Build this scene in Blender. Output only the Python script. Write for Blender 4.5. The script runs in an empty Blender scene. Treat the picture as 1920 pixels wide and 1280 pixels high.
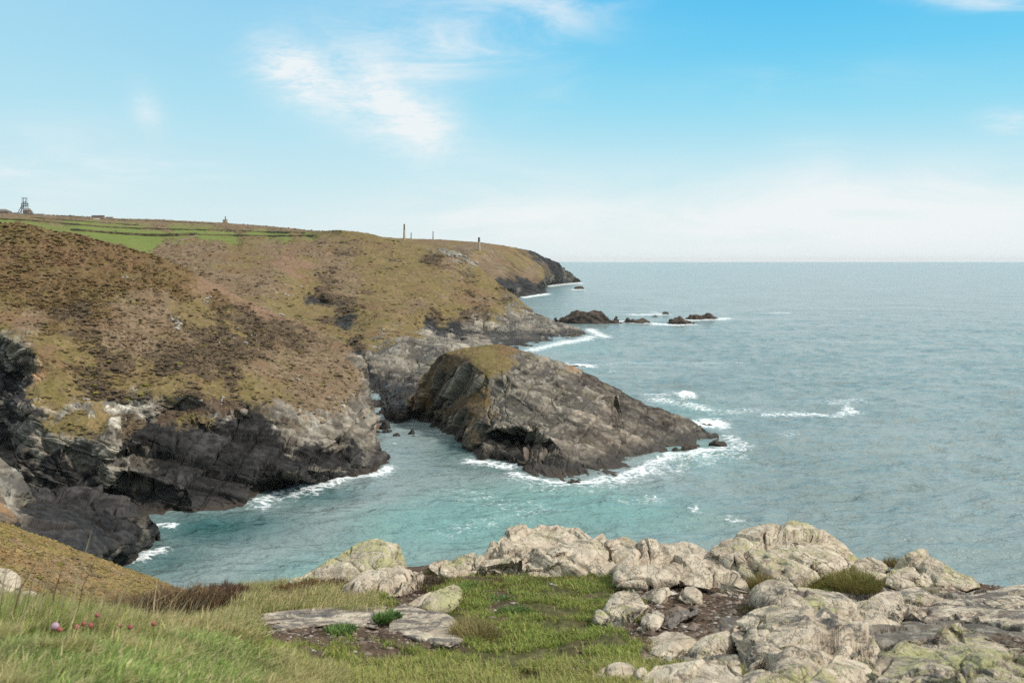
import bpy, math, random
import numpy as np
from mathutils import Vector
from mathutils.geometry import delaunay_2d_cdt

# ------------------------------------------------------------------ camera
F, CX, HY, H = 1867.0, 960.0, 489.0, 50.0      # focal length in photo pixels, centre, horizon row, eye height over the sea
sc = bpy.context.scene
COL = sc.collection
cam_d = bpy.data.cameras.new('camera'); cam = bpy.data.objects.new('camera', cam_d); COL.objects.link(cam)
cam_d.sensor_width = 36.0; cam_d.lens = 36.0 * F / 1920.0
cam_d.shift_y = -(640.0 - HY) / 1920.0
cam_d.clip_start = 0.1; cam_d.clip_end = 200000.0
cam.location = (0, 0, H); cam.rotation_euler = (math.radians(90), 0, 0)
cam_d.dof.use_dof = True; cam_d.dof.focus_distance = 40.0; cam_d.dof.aperture_fstop = 7.1
sc.camera = cam
sc.view_settings.view_transform = 'Standard'; sc.view_settings.look = 'None'
sc.cycles.use_denoising = False; sc.cycles.use_adaptive_sampling = False; sc.cycles.sample_clamp_direct = 1.6; sc.cycles.sample_clamp_indirect = 2.0; sc.cycles.max_bounces = 5; sc.cycles.diffuse_bounces = 2; sc.cycles.glossy_bounces = 2; sc.cycles.transmission_bounces = 2; sc.cycles.caustics_reflective = False
sc.view_settings.exposure = 0.0; sc.view_settings.gamma = 1.0

HAZE = 1.2e-5        # density of the air, per metre

# ------------------------------------------------------------------ node helper
class NT:
    def __init__(s, tree): s.t = tree; s.t.nodes.clear()
    def n(s, typ, ins=None, **kw):
        nd = s.t.nodes.new(typ)
        for k, v in kw.items(): setattr(nd, k, v)
        for k, v in (ins or {}).items(): s.put(nd, k, v)
        return nd
    def put(s, nd, k, v):
        sock = nd.inputs[k]
        if isinstance(v, bpy.types.NodeSocket): s.t.links.new(v, sock)
        elif isinstance(v, bpy.types.Node): s.t.links.new(v.outputs[0], sock)
        else: sock.default_value = v
    def m(s, op, a, b=None, c=None, clamp=False):
        nd = s.t.nodes.new('ShaderNodeMath'); nd.operation = op; nd.use_clamp = clamp
        for i, v in enumerate((a, b, c)):
            if v is not None: s.put(nd, i, v)
        return nd.outputs[0]
    def vm(s, op, a, b=None):
        nd = s.t.nodes.new('ShaderNodeVectorMath'); nd.operation = op
        s.put(nd, 0, a)
        if b is not None: s.put(nd, 1, b)
        return nd.outputs[0]
    def mix(s, f, a, b, blend='MIX'):
        nd = s.t.nodes.new('ShaderNodeMix'); nd.data_type = 'RGBA'; nd.blend_type = blend
        s.put(nd, 0, f); s.put(nd, 6, a); s.put(nd, 7, b)
        return nd.outputs[2]
    def ramp(s, f, stops, interp='LINEAR'):
        nd = s.t.nodes.new('ShaderNodeValToRGB'); cr = nd.color_ramp; cr.interpolation = interp
        while len(cr.elements) < len(stops): cr.elements.new(0.5)
        for e, (p, c) in zip(cr.elements, stops):
            e.position = p; e.color = (c, c, c, 1) if not hasattr(c, '__len__') else (*c, 1)
        s.put(nd, 0, f); return nd.outputs[0]
    def noise(s, vec, scale, detail=4, rough=0.55, dist=0.0, out=0):
        nd = s.n('ShaderNodeTexNoise', {'Vector': vec, 'Scale': scale, 'Detail': detail, 'Roughness': rough, 'Distortion': dist})
        return nd.outputs[out]
    def sstep(s, x, a, b):
        nd = s.t.nodes.new('ShaderNodeMapRange'); nd.interpolation_type = 'SMOOTHSTEP'
        s.put(nd, 0, x); nd.inputs[1].default_value = a; nd.inputs[2].default_value = b
        return nd.outputs[0]
    def mapping(s, vec, loc=(0,0,0), rot=(0,0,0), scale=(1,1,1)):
        return s.n('ShaderNodeMapping', {'Vector': vec, 'Location': loc, 'Rotation': rot, 'Scale': scale}).outputs[0]

# ------------------------------------------------------------------ sky and sun
SUN_EL, SUN_AZ = math.radians(45), math.radians(108)      # azimuth clockwise from straight ahead (+Y)
world = bpy.data.worlds.new('World'); sc.world = world; world.use_nodes = True
w = NT(world.node_tree)
dirv = w.n('ShaderNodeTexCoord').outputs['Generated']
sx, sy, sz = w.n('ShaderNodeSeparateXYZ', {0: dirv}).outputs
sky = w.n('ShaderNodeTexSky', sky_type='NISHITA', sun_disc=False, sun_elevation=SUN_EL, sun_rotation=SUN_AZ, air_density=1.0, dust_density=1.2, ozone_density=2.0)
yy = w.m('MAXIMUM', sy, 0.08)
u = w.m('DIVIDE', sx, yy); v = w.m('DIVIDE', sz, yy)
front = w.sstep(sy, 0.1, 0.5)
el = w.m('MAXIMUM', sz, 0.0)
# clear air from the horizon up, unseen bright cloud added overhead to light the place from above
clear = w.ramp(el, [(0.0, (.90,.97,.98)), (.02, (.83,.93,.94)), (.06, (.68,.88,.92)), (.10, (.52,.82,.925)), (.15, (.30,.735,.925)), (.20, (.165,.64,.925)), (.26, (.090,.55,.915)), (.31, (.5,.75,.92)), (.42, (.88,.93,.93)), (1.0, (.80,.80,.80))])
sidef = w.sstep(u, -0.55, 0.30)
pale = w.mix(w.m('MULTIPLY', w.m('SUBTRACT', 1.0, sidef), 0.5), clear, (.62,.82,.88,1))
uv = w.n('ShaderNodeCombineXYZ', {0: u, 1: v, 2: 0.0}).outputs[0]
def blob(cu, cv, ru, rv, rot, soft=1.0):
    # soft elliptical region of sky round the direction (cu, cv)
    a = w.m('SUBTRACT', u, cu); b = w.m('SUBTRACT', v, cv)
    c, s_ = math.cos(rot), math.sin(rot)
    p = w.m('ADD', w.m('MULTIPLY', a, c / ru), w.m('MULTIPLY', b, s_ / ru))
    q = w.m('ADD', w.m('MULTIPLY', a, -s_ / rv), w.m('MULTIPLY', b, c / rv))
    r2 = w.m('ADD', w.m('MULTIPLY', p, p), w.m('MULTIPLY', q, q))
    return w.m('EXPONENT', w.m('MULTIPLY', r2, -soft))
def PU(x): return (x - CX) / F
def PV(y): return (HY - y) / F
def streak(rot, su, sv, scale, seed, rough=.62, dist=.6):
    m_ = w.mapping(uv, (seed, seed * .7, 0), (0, 0, rot), (su, sv, 1))
    return w.noise(m_, scale, 8, rough, dist)
n1 = streak(.40, 1.0, 2.2, 9.0, 1.3)
n2 = streak(-.28, .6, 2.6, 8.0, 4.1)
n3 = streak(.0, .5, 3.0, 6.0, 7.7)
nf = streak(.45, .8, 3.2, 30.0, 2.2, .75, 1.4)
nw = w.sstep(w.m('ADD', w.m('MULTIPLY', n1, .62), w.m('MULTIPLY', nf, .38)), .32, .70)
n2 = w.sstep(n2, .40, .75); n3 = w.sstep(n3, .38, .66)
def acc(*xs):
    r = xs[0]
    for x in xs[1:]: r = w.m('ADD', r, x)
    return r
mA = acc(w.m('MULTIPLY', blob(PU(545), PV(135), .040, .024, -.6), 1.15),
         w.m('MULTIPLY', blob(PU(660), PV(185), .095, .036, -.45), 1.0),
         w.m('MULTIPLY', blob(PU(780), PV(235), .050, .028, -.5), 1.0),
         w.m('MULTIPLY', blob(PU(275), PV(205), .014, .026, .35), .6),
         w.m('MULTIPLY', blob(PU(740), PV(70), .09, .06, .2), .5))
cA = w.m('MULTIPLY', w.m('MULTIPLY', mA, w.m('ADD', w.m('MULTIPLY', nw, .80), .12)), 1.0, clamp=True)
mB = acc(w.m('MULTIPLY', blob(PU(900), PV(65), .14, .035, .30), 1.1),
         w.m('MULTIPLY', blob(PU(1895), PV(235), .026, .012, -.1), 1.5),
         w.m('MULTIPLY', blob(PU(1850), PV(5), .09, .012, -.1), .8),
         w.m('MULTIPLY', blob(PU(1500), PV(160), .13, .020, .05), .22),
         w.m('MULTIPLY', blob(PU(1390), PV(10), .06, .02, -.2), .4),
         w.m('MULTIPLY', blob(PU(1040), PV(170), .05, .02, .5), .25))
cB = w.m('MULTIPLY', w.m('MULTIPLY', mB, n2), .9, clamp=True)
mC = acc(w.m('MULTIPLY', blob(PU(1650), PV(395), .28, .040, .03), 1.25),
         w.m('MULTIPLY', blob(PU(300), PV(315), .07, .012, -.05), .7),
         w.m('MULTIPLY', blob(PU(920), PV(400), .10, .05, .0), .55),
         w.m('MULTIPLY', blob(PU(1250), PV(440), .3, .025, .0), .8),
         w.m('MULTIPLY', blob(PU(1540), PV(310), .05, .03, -.7), .22),
         w.m('MULTIPLY', blob(PU(40), PV(330), .10, .05, .0), .7))
cC = w.m('MULTIPLY', w.m('MULTIPLY', mC, w.m('ADD', n3, .12)), .82, clamp=True)
cl = w.m('MINIMUM', w.m('MULTIPLY', acc(cA, cB, cC), front), .95)
withcl = w.mix(cl, pale, (.92,.96,.97,1))
glow = w.m('MULTIPLY', w.m('MULTIPLY', w.m('EXPONENT', w.m('MULTIPLY', w.m('MULTIPLY', v, v), -60000.0)), w.sstep(u, .62, .30)), .5)
withcl = w.mix(glow, withcl, (.97,.94,.91,1))
nish = w.vm('SCALE', sky.outputs[0]); w.put(nish.node, 'Scale', 0.10)
fin = w.mix(.93, nish, withcl)
bg = w.n('ShaderNodeBackground', {'Color': fin, 'Strength': 1.0})
w.n('ShaderNodeOutputWorld', {'Surface': bg.outputs[0]})

sun_d = bpy.data.lights.new('sun', 'SUN'); sun = bpy.data.objects.new('sun', sun_d); COL.objects.link(sun)
sun_d.energy = 3.5; sun_d.angle = math.radians(6); sun_d.color = (1.0, .95, .87)
sdir = Vector((math.sin(SUN_AZ) * math.cos(SUN_EL), math.cos(SUN_AZ) * math.cos(SUN_EL), math.sin(SUN_EL)))
sun.rotation_euler = sdir.to_track_quat('Z', 'Y').to_euler()

# ------------------------------------------------------------------ numpy noise
def _h(ix, iy, iz, seed):
    with np.errstate(over='ignore'):
        h = (ix.astype(np.uint32) * np.uint32(374761393)) ^ (iy.astype(np.uint32) * np.uint32(668265263)) ^ (iz.astype(np.uint32) * np.uint32(2147483647)) ^ np.uint32((seed * 2654435761) & 0xffffffff)
        h = (h ^ (h >> np.uint32(15))) * np.uint32(2246822519)
        h = (h ^ (h >> np.uint32(13))) * np.uint32(3266489917)
        return h ^ (h >> np.uint32(16))
def _r(ix, iy, iz, seed): return _h(ix, iy, iz, seed).astype(np.float32) * np.float32(1 / 4294967296.0)
def vnoise(p, seed=0):
    """smooth value noise, -1..1"""
    fl = np.floor(p); f = (p - fl).astype(np.float32); i = fl.astype(np.int64)
    s = f * f * f * (f * (f * 6 - 15) + 10)
    out = 0
    for dx in (0, 1):
        wx = s[:, 0] if dx else 1 - s[:, 0]
        for dy in (0, 1):
            wy = wx * (s[:, 1] if dy else 1 - s[:, 1])
            for dz in (0, 1):
                out = out + wy * (s[:, 2] if dz else 1 - s[:, 2]) * _r(i[:, 0] + dx, i[:, 1] + dy, i[:, 2] + dz, seed)
    return out * 2 - 1
def fbm(p, wl, octv=4, gain=.5, seed=0, ridged=False):
    out = 0; a = 1.0; tot = 0
    for o in range(octv):
        nz = vnoise(p / (wl * .5 ** o) + 17.3 * o, seed + o)
        if ridged: nz = 1 - 2 * np.abs(nz)
        out = out + a * nz; tot += a; a *= gain
    return out / tot
def cells(p, seed=0):
    """nearest jittered cell: distance, second distance, three random numbers, offset from the cell's centre"""
    i = np.floor(p).astype(np.int64); n = len(p)
    d1 = np.full(n, 9.0, np.float32); d2 = np.full(n, 9.0, np.float32)
    rid = np.zeros((n, 3), np.float32); off = np.zeros((n, 3), np.float32)
    for dx in (-1, 0, 1):
        for dy in (-1, 0, 1):
            for dz in (-1, 0, 1):
                a, b, c = i[:, 0] + dx, i[:, 1] + dy, i[:, 2] + dz
                j = np.stack([_r(a, b, c, seed + k) for k in (11, 12, 13)], 1)
                v_ = (p - np.stack([a, b, c], 1) - (.15 + .7 * j)).astype(np.float32)
                d = (v_ * v_).sum(1)
                m1 = d < d1
                d2 = np.where(m1, d1, np.minimum(d2, d))
                d1 = np.where(m1, d, d1)
                rid[m1] = j[m1]; off[m1] = v_[m1]
    return np.sqrt(d1), np.sqrt(d2), rid, off
def facets(p, M, size, seed, amp, tilt=1.0):
    """blocky, jointed rock: each cell is lifted and tilted a little on its own"""
    q = (p @ M) / size
    q = q + .22 * np.stack([vnoise(q * 1.7, seed + 50), vnoise(q * 1.7, seed + 51), vnoise(q * 1.7, seed + 52)], 1)
    d1, d2, rid, off = cells(q, seed)
    t = ((rid[:, ::-1] - .5) * off).sum(1) * tilt
    crack = np.clip((d2 - d1) / .10, 0, 1)
    return amp * ((rid[:, 0] - .5) + t * 1.4 - .35 * (1 - crack))
def axis_of(a, b):
    """normal of the joint planes whose traces run from a to b"""
    P, Q = P3(*a), P3(*b); n = np.cross(Q - P, P - np.array([0, 0, H])); return n / np.linalg.norm(n)
def ledges(p, axis, spacing, seed, amp, wob=.35):
    """stepped beds: each bed stands out or back a little, with a sharp edge"""
    t = p @ axis / spacing + wob * fbm(p, spacing * 6, 3, .55, seed) * 3 + .12 * vnoise(p / (spacing * .8), seed + 4)
    k = np.floor(t); f = (t - k).astype(np.float32); z = np.zeros_like(k).astype(np.int64)
    brk = np.floor(vnoise(p / (spacing * 9), seed + 6) * 1.6).astype(np.int64)
    r = _r(k.astype(np.int64), brk, z, seed + 1)
    return amp * ((r - .5) * 1.1 + (f - .5) * .55 - .8 * (1 - sm(np.minimum(f, 1 - f), 0, .07))), r
def rotm(ax, ay, az, s=(1, 1, 1)):
    from mathutils import Euler
    R = np.array(Euler((math.radians(ax), math.radians(ay), math.radians(az))).to_matrix())
    return R @ np.diag(1.0 / np.array(s))
def sm(x, a, b):
    t = np.clip((x - a) / (b - a), 0, 1); return t * t * (3 - 2 * t)

# ------------------------------------------------------------------ mesh helpers
def P3(px, py, d):
    if isinstance(d, str):
        z = 0.0 if d == 'w' else float(d[1:])
        D = (H - z) * F / (py - HY)
    else: D = d
    return np.array([(px - CX) / F * D, D, H - (py - HY) / F * D])
def to_px(V):
    y = np.maximum(V[:, 1], .05)
    return np.stack([CX + F * V[:, 0] / y, HY + F * (H - V[:, 2]) / y], 1)
def new_mesh(name, V, T, mat, col=None, parent=None, smooth=True, loc=None, attrs=None):
    me = bpy.data.meshes.new(name)
    V = np.asarray(V, np.float32)
    if loc is not None: V = V - np.asarray(loc, np.float32)
    T = np.asarray(T, np.int32); k = T.shape[1]
    me.vertices.add(len(V)); me.vertices.foreach_set('co', V.ravel())
    me.loops.add(T.size); me.loops.foreach_set('vertex_index', T.ravel())
    me.polygons.add(len(T)); me.polygons.foreach_set('loop_start', np.arange(0, T.size, k, dtype=np.int32))
    me.polygons.foreach_set('use_smooth', np.full(len(T), smooth, bool))
    me.update(calc_edges=True)
    if col is not None:
        at = me.attributes.new('Col', 'FLOAT_COLOR', 'POINT')
        c4 = np.ones((len(V), 4), np.float32); c4[:, :3] = col
        at.data.foreach_set('color', c4.ravel())
    for k_, a in (attrs or {}).items():
        at = me.attributes.new(k_, 'FLOAT', 'POINT'); at.data.foreach_set('value', np.asarray(a, np.float32))
    me.materials.append(mat)
    o = bpy.data.objects.new(name, me); COL.objects.link(o)
    if loc is not None and parent is None: o.location = loc
    if parent is not None: o.parent = parent
    return o
def tag(o, label=None, cat=None, group=None, kind=None):
    if label: o['label'] = label
    if cat: o['category'] = cat
    if group: o['group'] = group
    if kind: o['kind'] = kind
    return o
def empty(name, loc):
    o = bpy.data.objects.new(name, None); COL.objects.link(o); o.location = loc; o.empty_display_size = .2
    return o
def edges_of(T):
    E = np.sort(np.concatenate([T[:, [0, 1]], T[:, [1, 2]], T[:, [2, 0]]]), 1)
    key = E[:, 0].astype(np.int64) * (T.max() + 1) + E[:, 1]
    uq, idx, inv = np.unique(key, return_index=True, return_inverse=True)
    return E[idx], inv.reshape(3, -1).T
def refine(V, T, A, px, passes=12, cap=3_000_000, iso=3.5, hf=9):
    """split long edges (in picture size) until the mesh is fine enough; A holds per-vertex data, A[:,0] = hidden"""
    for _ in range(passes):
        E, fe = edges_of(T)
        a, b = V[E[:, 0]], V[E[:, 1]]
        y = np.maximum(.5 * (a[:, 1] + b[:, 1]), .3)
        L3 = np.linalg.norm(a - b, axis=1) * F / y
        Lp = np.linalg.norm(to_px(a) - to_px(b), axis=1)
        hid = np.maximum(A[E[:, 0], 0], A[E[:, 1], 0])
        metric = np.maximum(Lp, L3 / iso) / (1 + hid * hf)
        mp = to_px(.5 * (a + b)); metric = np.where((mp[:, 0] > -160) & (mp[:, 0] < 2080) & (mp[:, 1] < 1330), metric, metric / 9)
        sp = metric > px
        if not sp.any() or len(T) > cap: break
        ni = np.full(len(E), -1); ni[sp] = len(V) + np.arange(sp.sum())
        V = np.concatenate([V, .5 * (a[sp] + b[sp])]); A = np.concatenate([A, .5 * (A[E[sp, 0]] + A[E[sp, 1]])])
        m = ni[fe]; cnt = (m >= 0).sum(1); out = [T[cnt == 0]]
        q = cnt == 3
        t, e = T[q], m[q]
        out += [np.stack(x, 1) for x in ((t[:, 0], e[:, 0], e[:, 2]), (t[:, 1], e[:, 1], e[:, 0]), (t[:, 2], e[:, 2], e[:, 1]), (e[:, 0], e[:, 1], e[:, 2]))]
        for k in range(3):
            q = (cnt == 1) & (m[:, k] >= 0); t, e = T[q], m[q]; i, j, l = k, (k + 1) % 3, (k + 2) % 3
            out += [np.stack((t[:, i], e[:, k], t[:, l]), 1), np.stack((e[:, k], t[:, j], t[:, l]), 1)]
            q = (cnt == 2) & (m[:, k] < 0); t, e = T[q], m[q]       # edge k whole; j->l and l->i are split
            ejl, eli = e[:, j], e[:, l]
            out += [np.stack((t[:, l], eli, ejl), 1), np.stack((t[:, i], t[:, j], ejl), 1), np.stack((t[:, i], ejl, eli), 1)]
        T = np.concatenate(out)
    return V, T, A
def smooth(V, T, it, wgt, A=None):
    E, _ = edges_of(T); n = len(V)
    deg = np.bincount(E.ravel(), minlength=n).astype(float); deg[deg == 0] = 1
    X = V if A is None else np.concatenate([V, A], 1)
    for _ in range(it):
        S = np.stack([np.bincount(E[:, 0], X[E[:, 1], k], n) + np.bincount(E[:, 1], X[E[:, 0], k], n) for k in range(X.shape[1])], 1) / deg[:, None]
        X = X + (S - X) * wgt[:, None]
    return X if A is None else (X[:, :3], X[:, 3:])
def normals(V, T):
    fn = np.cross(V[T[:, 1]] - V[T[:, 0]], V[T[:, 2]] - V[T[:, 0]])
    n = len(V)
    N = np.stack([sum(np.bincount(T[:, c], fn[:, k], n) for c in range(3)) for k in range(3)], 1)
    return N / np.maximum(np.linalg.norm(N, axis=1, keepdims=True), 1e-12)
# ------------------------------------------------------------------ land covers (real colours of the ground, per vertex)
COV = 'ghdkrlbfnostc'
PAL = {  # two tones each, mixed by noise
 'g': ((.155,.118,.046), (.225,.160,.074)),   # olive winter grass
 'h': ((.118,.074,.032), (.182,.122,.058)),   # brown heather and gorse
 'd': ((.160,.110,.066), (.238,.170,.108)),   # dead bracken
 'k': ((.078,.055,.034), (.135,.097,.060)),   # dark heather
 'r': ((.108,.090,.070), (.205,.175,.138)),   # grey rock
 'l': ((.170,.150,.120), (.350,.320,.265)),   # pale lichened rock
 'b': ((.011,.010,.010), (.034,.031,.029)),   # black wave washed slate
 'f': ((.130,.165,.032), (.175,.205,.050)),   # green pasture
 'n': ((.195,.122,.076), (.240,.155,.100)),   # reddish bracken
 'o': ((.230,.130,.062), (.200,.130,.075)),   # rust stained rock
 'c': ((.058,.046,.036), (.120,.098,.076)),   # warm brown slate
 's': ((.075,.050,.034), (.125,.085,.058)),   # bare soil
 't': ((.070,.068,.026), (.120,.110,.045)),   # turf
}
ROCK = np.array([c in 'rlboc' for c in COV])
def onehot(s):
    a = np.zeros(len(COV))
    for c in s: a[COV.index(c)] += 1.0 / len(s)
    return a
def triangulate(outline, interior, lines=()):
    """breakline triangulation of surveyed points (x, y in the picture, distance)"""
    pts = list(outline) + [p for p in interior if p[2] is not None]
    def cdt(P2, n_out):
        vs = [Vector((float(p[0]), -float(p[1]))) for p in P2]
        r = delaunay_2d_cdt(vs, [], [list(range(n_out))], 1, 1e-4)
        return r
    P = [P3(p[0], p[1], p[2]) for p in pts]; cov = [onehot(p[3]) for p in pts]; p2 = [(p[0], p[1]) for p in pts]
    loose = [p for p in interior if p[2] is None]
    if loose:
        r = cdt(p2, len(outline)); rv = np.array([[v.x, -v.y] for v in r[0]]); src = [o[0] for o in r[3]]
        for q in loose:
            done = False
            for t in r[2]:
                a, b, c = (rv[i] for i in t)
                M = np.array([[a[0], b[0], c[0]], [a[1], b[1], c[1]], [1, 1, 1]])
                try: l = np.linalg.solve(M, np.array([q[0], q[1], 1.0]))
                except np.linalg.LinAlgError: continue
                if l.min() >= -1e-6:
                    D = 1.0 / sum(l[k] / P[src[t[k]]][1] for k in range(3))
                    P.append(P3(q[0], q[1], D)); cov.append(onehot(q[3])); p2.append((q[0], q[1])); done = True
                    break
    r = cdt(p2, len(outline))
    src = np.array([o[0] for o in r[3]])
    if r[3] and any(len(o) == 0 for o in r[3]): print('CDT made new points')
    V = np.array(P)[src]; C = np.array(cov)[src]
    T = np.array([list(t) for t in r[2]])
    inv = {s: i for i, s in enumerate(src)}
    ring = [inv[i] for i in range(len(outline))]
    a2 = sum((p2[i][0] * -p2[(i + 1) % len(outline)][1] - p2[(i + 1) % len(outline)][0] * -p2[i][1]) for i in range(len(outline)))
    # triangles counter-clockwise seen from the camera
    q = to_px(V)[T] * np.array([1, -1])
    area = (q[:, 1, 0] - q[:, 0, 0]) * (q[:, 2, 1] - q[:, 0, 1]) - (q[:, 1, 1] - q[:, 0, 1]) * (q[:, 2, 0] - q[:, 0, 0])
    T[area < 0] = T[area < 0][:, [0, 2, 1]]
    if a2 < 0: ring = ring[::-1]
    return V, C, T, ring
def skirt(V, C, T, ring, flags, back, floor):
    """carry the outline on behind and down so the landform is a solid body"""
    n0 = len(V); R1, R2 = [], []
    for i in ring:
        P = V[i]; rad = np.array([P[0], P[1], 0]); rad /= np.linalg.norm(rad)
        los = max((H - P[2]) / P[1], -.05)
        if flags.get(i) == 'w':
            R1.append(P + np.array([0, 0, -2.5]) - rad * 1.0); R2.append(P + rad * 4 + np.array([0, 0, -6.0]))
        else:
            b1 = back * .3; R1.append(P + rad * b1 + np.array([0, 0, -b1 * (los + .10)]))
            b2 = back; z2 = min(P[2] - b2 * (los + .25), floor) if floor is not None else P[2] - b2 * (los + .25)
            q = P + rad * b2; q[2] = z2; R2.append(q)
    m = len(ring)
    Vn = np.concatenate([V, R1, R2]); Cn = np.concatenate([C, C[ring], C[ring]])
    q = []
    for k in range(m):
        k2 = (k + 1) % m
        a, b = ring[k], ring[k2]
        for (x, y, X, Y) in ((a, b, n0 + k, n0 + k2), (n0 + k, n0 + k2, n0 + m + k, n0 + m + k2)):
            q += [(y, x, X), (y, X, Y)]
    hid = np.zeros(len(Vn)); hid[n0:n0 + m] = .6; hid[n0 + m:] = 1
    pin = np.zeros(len(Vn)); pin[ring] = 1; pin[n0:] = 1
    return Vn, Cn, np.concatenate([T, np.array(q)]), hid, pin
LANDS = {}
def land(name, outline, interior, back, floor=-6.0, px=2.6, strata=None, rock=(6, .9), veg=(1.6, .35), seed=1, pale=.35, mat=None, wet=3.0, smooth_it=4, autorock=.62, kind='structure', label=None, wl_cov=12.0, extra=None, beds=()):
    V, C, T, ring = triangulate(outline, interior)
    flags = {}
    for i in ring:
        if abs(V[i, 2]) < 1e-6: flags[i] = 'w'
    V, C, T, hid, pin = skirt(V, C, T, ring, flags, back, floor)
    A = np.concatenate([hid[:, None], pin[:, None], C], 1)
    V, T, A = refine(V, T, A, px * 5, 7)
    wgt = .5 * (1 - (A[:, 1] > .95)) * (1 - .45 * A[:, 2:][:, ROCK].sum(1))
    V, A2 = smooth(V, T, smooth_it, wgt, A)
    A[:, 2:] = A2[:, 2:]
    V, T, A = refine(V, T, A, px, 6)
    N = normals(V, T); hid = A[:, 0]; C = A[:, 2:]
    # ragged cover borders
    own = np.minimum(C / .04, 1) + 1e-6; own[:, COV.index('r')] = 1
    C = C.copy()
    for k in range(len(COV)):
        C[:, k] = C[:, k] + (C[:, k] > .02) * (1.5 * fbm(V, wl_cov, 5, .68, seed * 100 + k) + .5 * fbm(V, wl_cov * .13, 3, .65, seed * 100 + 50 + k)) * (.35 if COV[k] == 'f' else 1)
    st = sm(autorock - N[:, 2] + .14 * fbm(V, wl_cov * .6, 3, .6, seed * 7), -.05, .25)
    isf = C[:, COV.index('f')]
    C[:, COV.index('r')] += st * .75 * (isf < .3)
    own[:, COV.index('r')] = np.maximum(np.minimum(A[:, 2 + COV.index('r')] / .04, 1), np.minimum(st / .1, 1)) * (isf < .3) + 1e-6
    Wt = np.exp(9 * (C - C.max(1, keepdims=True))) * own; Wt /= Wt.sum(1, keepdims=True)
    rk = Wt[:, ROCK].sum(1)
    M = strata if strata is not None else rotm(20, 25, 0, (2.2, 1.2, .7))
    s0, a0 = rock
    d = np.zeros(len(V)); tone = np.ones(len(V))
    near_w = sm(V[:, 2], .2, 2.0) if wet else 1
    i = rk > .02
    Vi = V[i]
    d[i] += rk[i] * (facets(Vi, M, s0, seed * 31, a0, 1.0) + facets(Vi, M, s0 * .38, seed * 31 + 5, a0 * .24, 1.0) + facets(Vi, M, s0 * .15, seed * 31 + 9, a0 * .07, 1.0)
                     + a0 * .08 * fbm(Vi @ M, s0 * .25, 3, .55, seed * 31 + 15, True)
                     )
    for k_, b_ in enumerate(beds):
        e_, r_ = ledges(Vi, b_[0], b_[1], seed * 31 + 40 + k_ * 7, b_[2]); wb = b_[3](N[i]) if len(b_) > 3 else 1
        d[i] += rk[i] * e_ * wb; tone[i] *= 1 + rk[i] * wb * (r_ - .45) * .9
    j = rk < .98
    Vj = V[j]; v0, va = veg
    tuft = np.maximum(fbm(Vj, v0, 3, .6, seed * 17), -.3) + .6 * fbm(Vj, v0 * 5, 3, .5, seed * 17 + 5)
    low = 1 - .82 * (Wt[j][:, COV.index('f')]) - .45 * Wt[j][:, COV.index('g')] + .5 * (Wt[j][:, COV.index('k')] + Wt[j][:, COV.index('h')])
    d[j] += (1 - rk[j]) * va * tuft * low
    wl = sm(V[:, 2], -.5, 1.5) * .6 + .4
    V = V + N * (d * wl)[:, None]
    # colours
    col = np.zeros((len(V), 3))
    nz = fbm(V, wl_cov * .35, 4, .65, seed * 3 + 1) * 1.7 + 1.3 * fbm(V, v0 * .8, 2, .6, seed * 3 + 8)
    nz2 = 2.2 * fbm(V, wl_cov * .16, 4, .68, seed * 3 + 2)
    fb = lambda m_, o_, s_: 2.2 * fbm(V, wl_cov * m_, o_, .62, seed * 3 + s_)
    for k, c in enumerate(COV):
        a, b = (np.array(x) for x in PAL[c])
        t = np.clip(.5 + .75 * nz, 0, 1)[:, None]
        col += Wt[:, k:k + 1] * (a * (1 - t) + b * t)
    # mottles: dark heath and green in the grass, lichen on the rock, black tide zone
    gd = (Wt[:, COV.index('g')] + Wt[:, COV.index('d')] + .8 * Wt[:, COV.index('h')])
    t = (gd * sm(nz2 + .35 * nz, .25, .85) * .8)[:, None]; col = col * (1 - t) + np.array(PAL['k'][1]) * t
    t = (gd * sm(fb(.8, 4, 3), .1, .9) * .28)[:, None]; col = col * (1 - t) + np.array((.145, .135, .040)) * t
    t = (gd * sm(fb(1.3, 4, 4), .2, .8) * .55)[:, None]; col = col * (1 - t) + np.array((.185, .108, .062)) * t
    rl = rk * (1 - Wt[:, COV.index('b')]) ** 2 * (1 - .6 * Wt[:, COV.index('c')])
    col *= tone[:, None]
    up = sm(N[:, 2], .0, .6)
    t = (rl * sm(nz2 + .35 * (up - .4) + (pale - .5) * 1.6, .15, .6) * .7)[:, None]; col = col * (1 - t) + np.array((.31, .285, .235)) * t
    t = (rl * sm(fb(.5, 4, 6), .4, 1.0) * .45)[:, None]; col = col * (1 - t) + np.array((.19, .165, .085)) * t
    t = (rl * sm(fb(.4, 5, 7), .1, .6) * .75)[:, None]; col = col * (1 - t) + np.array((.080, .070, .060)) * t
    if wet:
        t = (rk * (1 - sm(V[:, 2] + wet * .7 * fbm(V, wl_cov, 3, .55, seed * 3 + 9), wet * .5, wet * 1.6)) * .8)[:, None]
        col = col * (1 - t) + np.array((.040, .036, .034)) * t
        t = (rk * (1 - sm(V[:, 2] + .5 * fbm(V, 5, 2, .5, seed), .3, 1.6)) * .6)[:, None]
        col = col * (1 - t) + np.array((.062, .044, .030)) * t
    if extra: V, col = extra(V, N, col, Wt, rk)
    o = new_mesh(name, V, T, mat, col, attrs={'rock': rk})
    tag(o, label, None, None, kind)
    LANDS[name] = dict(V=V, T=T, hid=hid, W=Wt, rk=rk, px=to_px(V), N=N, outline=outline, obj=o)
    print(name, len(V), len(T))
    return o
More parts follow.
